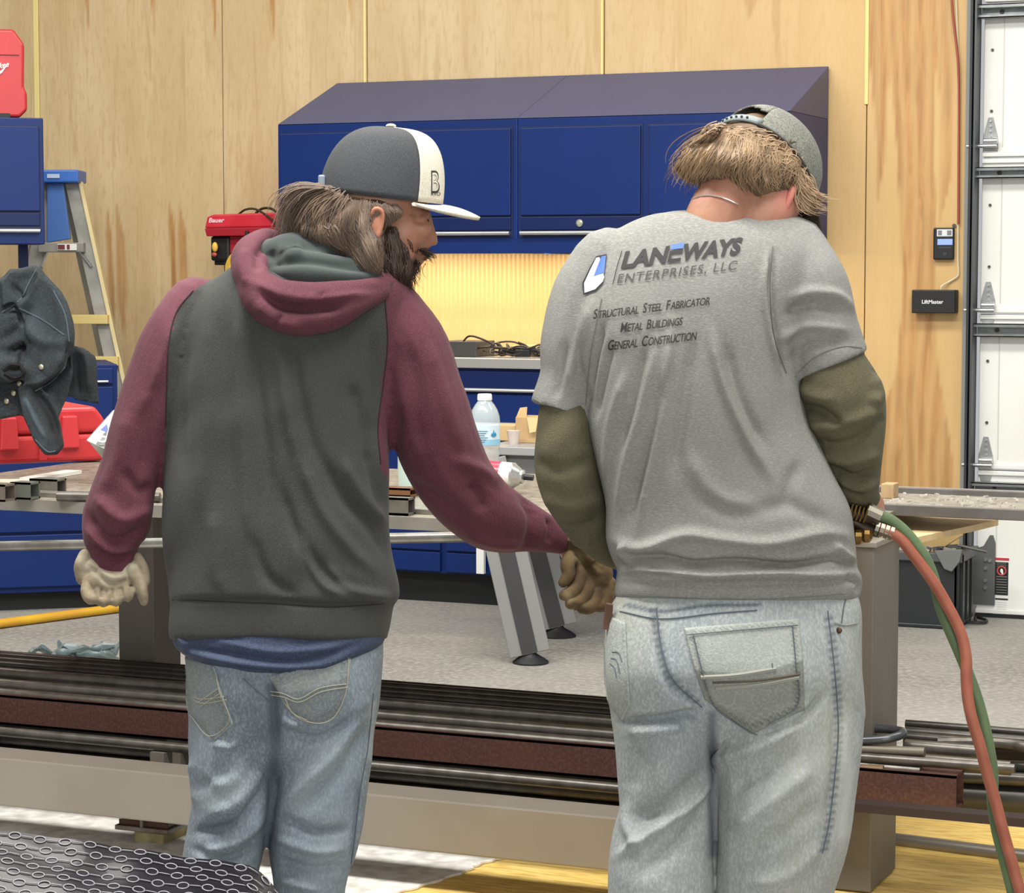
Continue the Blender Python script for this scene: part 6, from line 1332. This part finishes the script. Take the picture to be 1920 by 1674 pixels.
for k in range(13):
    ph = math.pi - gap * 1.05 + 2 * gap * 1.05 * k / 12
    for hh in (0, 17):
        p = Cc + (a_ * math.cos(ph) + bb * math.sin(ph)) * 1.02 + upv * hh; V1.append(fR_.P(*p))
F1_ = [(2 * k, 2 * k + 2, 2 * k + 3, 2 * k + 1) for k in range(12)]
shell(MB().add(V1, F1_).build('snap_strap', M('strap_grey_blue', '#6f7878', .45), c2, smooth=True), .003)
m = MB()
for k in range(8):
    ph = math.pi - gap * .7 + 1.3 * gap * k / 7; p = Cc + (a_ * math.cos(ph) + bb * math.sin(ph)) * 1.035 + upv * 8; m.ell(fR_.P(*p), (.0022, .0022, .0022), None, 8, 5)
m.build('snap_stud', M('stud_dark', '#3c4244', .5), c2, smooth=True)
Vv = []
for k in range(31):
    ph = -1.0 + 2.0 * k / 30; base = Cc + a_ * math.cos(ph) * .99 + bb * math.sin(ph) * .99; ext = max(0, math.cos(ph * 1.5)) ** .6 * 84
    for t in range(7): p = base + (fwv * .96 - upv * .28) * ext * t / 6; Vv.append(fR_.P(*p))
shell(MB().add(Vv, [(k * 7 + q, k * 7 + q + 1, (k + 1) * 7 + q + 1, (k + 1) * 7 + q) for k in range(30) for q in range(6)]).build('brim', capb, c2, smooth=True, sharp=1.4), .004)
# hair
hairR = M('hair_sandy', '#8a6f52', .5, col2='#a98c69', scale=45, stretch=(1, 1, .3), sheen=.2)
hairRd = M('hair_sandy_dark', '#59452f', .6, col2='#6d563d', scale=45)
hb = PM(); hb.ell(tuple(HC - upv * 2 - fwv * 4), (108, 90, 90), mH, 24, 14); hb.ellp((1395, 304, 22), (108, 48, 84)); hb.ellp((1330, 305, 16), (54, 44, 52)); hb.ellp((1440, 312, 26), (62, 40, 78)); hb.ellp((1300, 312, 24), (34, 30, 40)); hb.ell(tuple(HC - fwv * 50 + upv * 44), (50, 50, 40), mH)
V, F, N = fuse(hb, fR_, .0038, 5); V = folds(V, N, [([(1350, 250), (1330, 300), (1310, 340)], 8, 5), ([(1380, 260), (1370, 300), (1362, 340)], 7, -5), ([(1410, 265), (1405, 310), (1412, 350)], 8, 5), ([(1445, 275), (1440, 310), (1444, 345)], 7, -4)], 19, 2.5)
hro = skinobj('hair', V, F, hairRd, pr_, label='wavy sandy-brown hair'); THr = bvh(V, F)
wr = ellw((1390, 296, 16), (130, 82, 92))
upk = lambda g: [[(q[0][0] + 4, q[0][1] - 5 + max(0, q[0][0] - 1440) * .3)] + q for q in g]
g = [[(1342, 248), (1310, 272), (1286, 300), (1268, 332)], [(1346, 252), (1318, 284), (1298, 316), (1284, 346)], [(1352, 254), (1330, 290), (1312, 322), (1298, 350)], [(1366, 254), (1350, 290), (1334, 320), (1322, 342)], [(1380, 256), (1366, 292), (1352, 320), (1350, 344)],
     [(1398, 258), (1390, 296), (1378, 322), (1384, 348)], [(1414, 262), (1412, 298), (1402, 326), (1410, 356)], [(1430, 268), (1430, 300), (1422, 328), (1428, 354)], [(1448, 276), (1450, 306), (1442, 330), (1438, 348)], [(1466, 286), (1470, 310), (1462, 334), (1452, 350)], [(1482, 298), (1490, 316), (1486, 334), (1478, 344)]]
g = upk(g)
strands(fR_, wr, g, 100, 7, 1.2, 14, wob=10, lift=14, T=THr).build('hair_strands', hairR, hro, smooth=True)['kind'] = 'stuff'
strands(fR_, wr, g, 50, 9, 1.2, 15, wob=11, lift=9, T=THr).build('hair_strands', hairRd, hro, smooth=True)['kind'] = 'stuff'
g2 = [[(1496, 316), (1508, 336), (1516, 356), (1524, 372)], [(1500, 326), (1514, 352), (1534, 370), (1552, 372)], [(1500, 340), (1516, 368), (1534, 384), (1550, 386)], [(1498, 346), (1506, 372), (1518, 392), (1536, 396)]]
strands(fR_, lambda u, v: -10 if u > 1460 else -62, g2, 46, 6, 1.1, 16, wob=7, lift=16).build('hair_strands', hairR, hro, smooth=True)['kind'] = 'stuff'
boots(fR_, pr_, ((1250, 6), (1444, 8)), M('boot_leather', '#4e3a28', .6))
# ---------------------------------------------------------------- torch with twin hoses, in the right man's hand
to = thing('cutting_torch', 'cutting torch with twisted red and green hoses in the bowed man\'s right hand', 'torch', tuple(fR_.P(1625, 975, 60)))
tf = lambda u, v, w=50: fR_.P(u, v, w)
brass = M('brass', '#8a6a35', .35, .85, col2='#5e4a2b', scale=40); dkb = M('burnt_metal', '#2b241d', .45, .6, col2='#463a2b', scale=50)
m = MB().tube([tf(1560, 958), tf(1600, 964), tf(1636, 972)], [.014, .015, .012], 12).build('handle', dkb, to, smooth=True)
m = MB()
for k in range(5): m.cyl(tf(1592 + k * 7, 956 + k * 2.2, 44), tf(1595 + k * 7, 957 + k * 2.2, 44), .0165, 8)
m.build('grip_ring', brass, to)
MB().tube([tf(1598, 976), tf(1620, 990), tf(1650, 998)], [.010, .011, .009], 12).build('lower_tube', dkb, to, smooth=True)
MB().lathe(tf(1608, 1004, 42), [(.006, -.014), (.012, -.008), (.013, 0), (.012, .006), (.006, .010)], 8).lathe(tf(1624, 1000, 40), [(.006, -.014), (.010, -.008), (.011, 0), (.010, .006)], 8).build('valve_knob', brass, to)
def rings(pts, n, r, name):
    m = MB()
    for k in range(n):
        t = (k + .5) / n; a = Vector(pts[0]).lerp(Vector(pts[1]), t); d = (Vector(pts[1]) - Vector(pts[0])).normalized() * .003; m.cyl(a - d, a + d, r, 10)
    return m.build(name, M('fitting_chrome', '#8b8578', .25, .9), to, smooth=True, sharp=.5)
rings((tf(1626, 958, 44), tf(1652, 970, 40)), 4, .0135, 'hose_fitting'); rings((tf(1640, 988, 44), tf(1676, 1000, 40)), 4, .0125, 'hose_fitting')
hg = M('hose_green', '#536646', .6, col2='#62774f', scale=22); hred = M('hose_red', '#92503a', .6, col2='#a35f47', scale=22)
pg = [(1636, 964, 44), (1668, 974, 40), (1702, 1002, 36), (1734, 1045, 34), (1752, 1090, 36), (1764, 1140, 38), (1783, 1186, 36), (1802, 1230, 34), (1818, 1270, 24), (1832, 1310, 22), (1843, 1350, 24), (1854, 1400, 28), (1861, 1450, 32), (1861, 1500, 34), (1868, 1550, 34), (1880, 1600, 34), (1898, 1670, 32), (1930, 1800, 24)]
prd = [(1650, 992, 40), (1684, 1006, 34), (1712, 1040, 24), (1748, 1088, 18), (1776, 1135, 16), (1801, 1186, 16), (1811, 1230, 14), (1812, 1270, 10), (1815, 1310, 6), (1823, 1350, 4), (1838, 1400, 2), (1851, 1450, 4), (1867, 1505, 8), (1880, 1555, 8), (1894, 1605, 8), (1912, 1670, 8), (1946, 1800, 4)]
vf = fR_.floor_v()
for P, mt, nm, ex in ((pg, hg, 'green_hose', (1975, 1990, 0)), (prd, hred, 'red_hose', (1965, 1990, 8))):
    q = [fR_.P(*p) for p in P] + [fR_.P(*ex)]
    fl_ = atZ(2060, vf + 40, .012); q += [Vector((q[-1].x + .05, q[-1].y - .02, .1)), Vector((q[-1].x + .16, q[-1].y - .05, .012)), Vector((q[-1].x + .6, q[-1].y - .15, .012))]
    MB().tube(arc(q, 6), .0092, 12).build(nm, mt, to, smooth=True)
# ---------------------------------------------------------------- dark work jacket slumped over the red case
fJ = Fr(6.35)
jk = PM()
poly = [(-40, 540), (8, 520), (20, 506), (68, 502), (98, 538), (126, 580), (134, 625), (138, 700), (128, 745), (112, 785), (92, 830), (60, 800), (40, 780), (-40, 790)]
jk.puff(poly, -46, 30); jk.puff([(120, 640), (158, 650), (180, 668), (182, 720), (186, 758), (140, 752), (118, 730)], -20, 40)
jk.puff([(30, 728), (60, 715), (96, 740), (114, 790), (118, 836), (106, 850), (86, 850), (64, 826), (44, 785)], -70, -44); jk.limb([(30, 515, -50, 14), (68, 512, -52, 16), (40, 560, -56, 16)]); jk.limb([(68, 512, -50, 18), (110, 570, -56, 22), (118, 640, -56, 24), (90, 690, -60, 20)])
jk.limb([(-10, 690, -60, 30), (30, 690, -64, 26), (60, 700, -60, 18)])
jk.puff([(68, 503), (100, 540), (130, 590), (136, 630), (124, 690), (92, 716), (66, 735), (52, 700), (60, 640), (36, 578)], -72, -40); jk.puff([(18, 508), (68, 503), (40, 560), (4, 575), (0, 530)], -62, -40); jk.puff([(-40, 600), (30, 590), (56, 640), (50, 690), (-40, 690)], -66, -40)
V, F, N = fuse(jk, fJ, .005, 3)
V = folds(V, N, [([(20, 530), (42, 556), (66, 514)], 6, -12), ([(70, 515), (36, 575), (10, 590)], 8, 10), ([(0, 640), (40, 610), (60, 570)], 9, -8), ([(30, 600), (80, 640), (124, 640)], 12, 8), ([(130, 640), (126, 690), (90, 720), (66, 735)], 6, -14),
                 ([(120, 660), (90, 710), (50, 720)], 10, 8), ([(60, 730), (90, 770), (108, 820)], 8, -12), ([(48, 745), (68, 790), (92, 830)], 6, 10), ([(10, 665), (40, 650), (36, 690), (10, 690)], 6, -12), ([(36, 645), (46, 655)], 6, -14), ([(136, 660), (160, 668), (170, 740)], 8, 8), ([(140, 670), (146, 740)], 6, -8), ([(0, 700), (30, 720), (60, 716)], 6, 8)], 51, 1.6)
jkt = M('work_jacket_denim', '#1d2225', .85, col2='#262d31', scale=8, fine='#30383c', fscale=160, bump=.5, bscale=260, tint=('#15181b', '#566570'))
jo = skinobj('work_jacket', V, F, jkt, None, paint(V, [([(66, 738), (92, 775), (108, 826)], 12, -1), ([(48, 750), (66, 790), (84, 826)], 7, .5), ([(5, 650), (45, 655)], 8, -.7)], [(22, 694, 22, 10, -1), (155, 705, 28, 50, -.8), (60, 600, 40, 40, .12)]), label='dark denim work jacket slumped over the red tool case')  # flap and sleeve opening shaded by colour; tears darkened too
jo['category'] = 'jacket'
TJk = bvh(V, F); jst = M('jacket_seam', '#4a555c', .9); jdk = M('jacket_hole', '#08090a', .9)
for pts in ([(68, 505), (52, 535), (38, 562), (4, 586)], [(36, 578), (80, 600), (120, 628)], [(66, 733), (95, 716), (122, 688)], [(100, 545), (122, 590), (130, 640)], [(66, 824), (88, 846), (104, 846)]): seam(TJk, pts, .0022, jst, jo, 'seam', off=.001)
for pts in ([(26, 652), (38, 643), (46, 648)], [(6, 694), (20, 684), (38, 688), (44, 700), (26, 708), (8, 700)]): seam(TJk, pts, .006, jdk, jo, 'frayed_tear', off=.001)
for (u, v) in ((77, 688), (36, 719), (25, 737), (12, 752)):
    h_ = hit(TJk, u, v, .002)
    if h_ is not None: MB().ell(tuple(h_), (.008, .004, .008), None, 10, 6).build('snap_button', M('button_brass', '#b7b09a', .35, .6), jo, smooth=True)
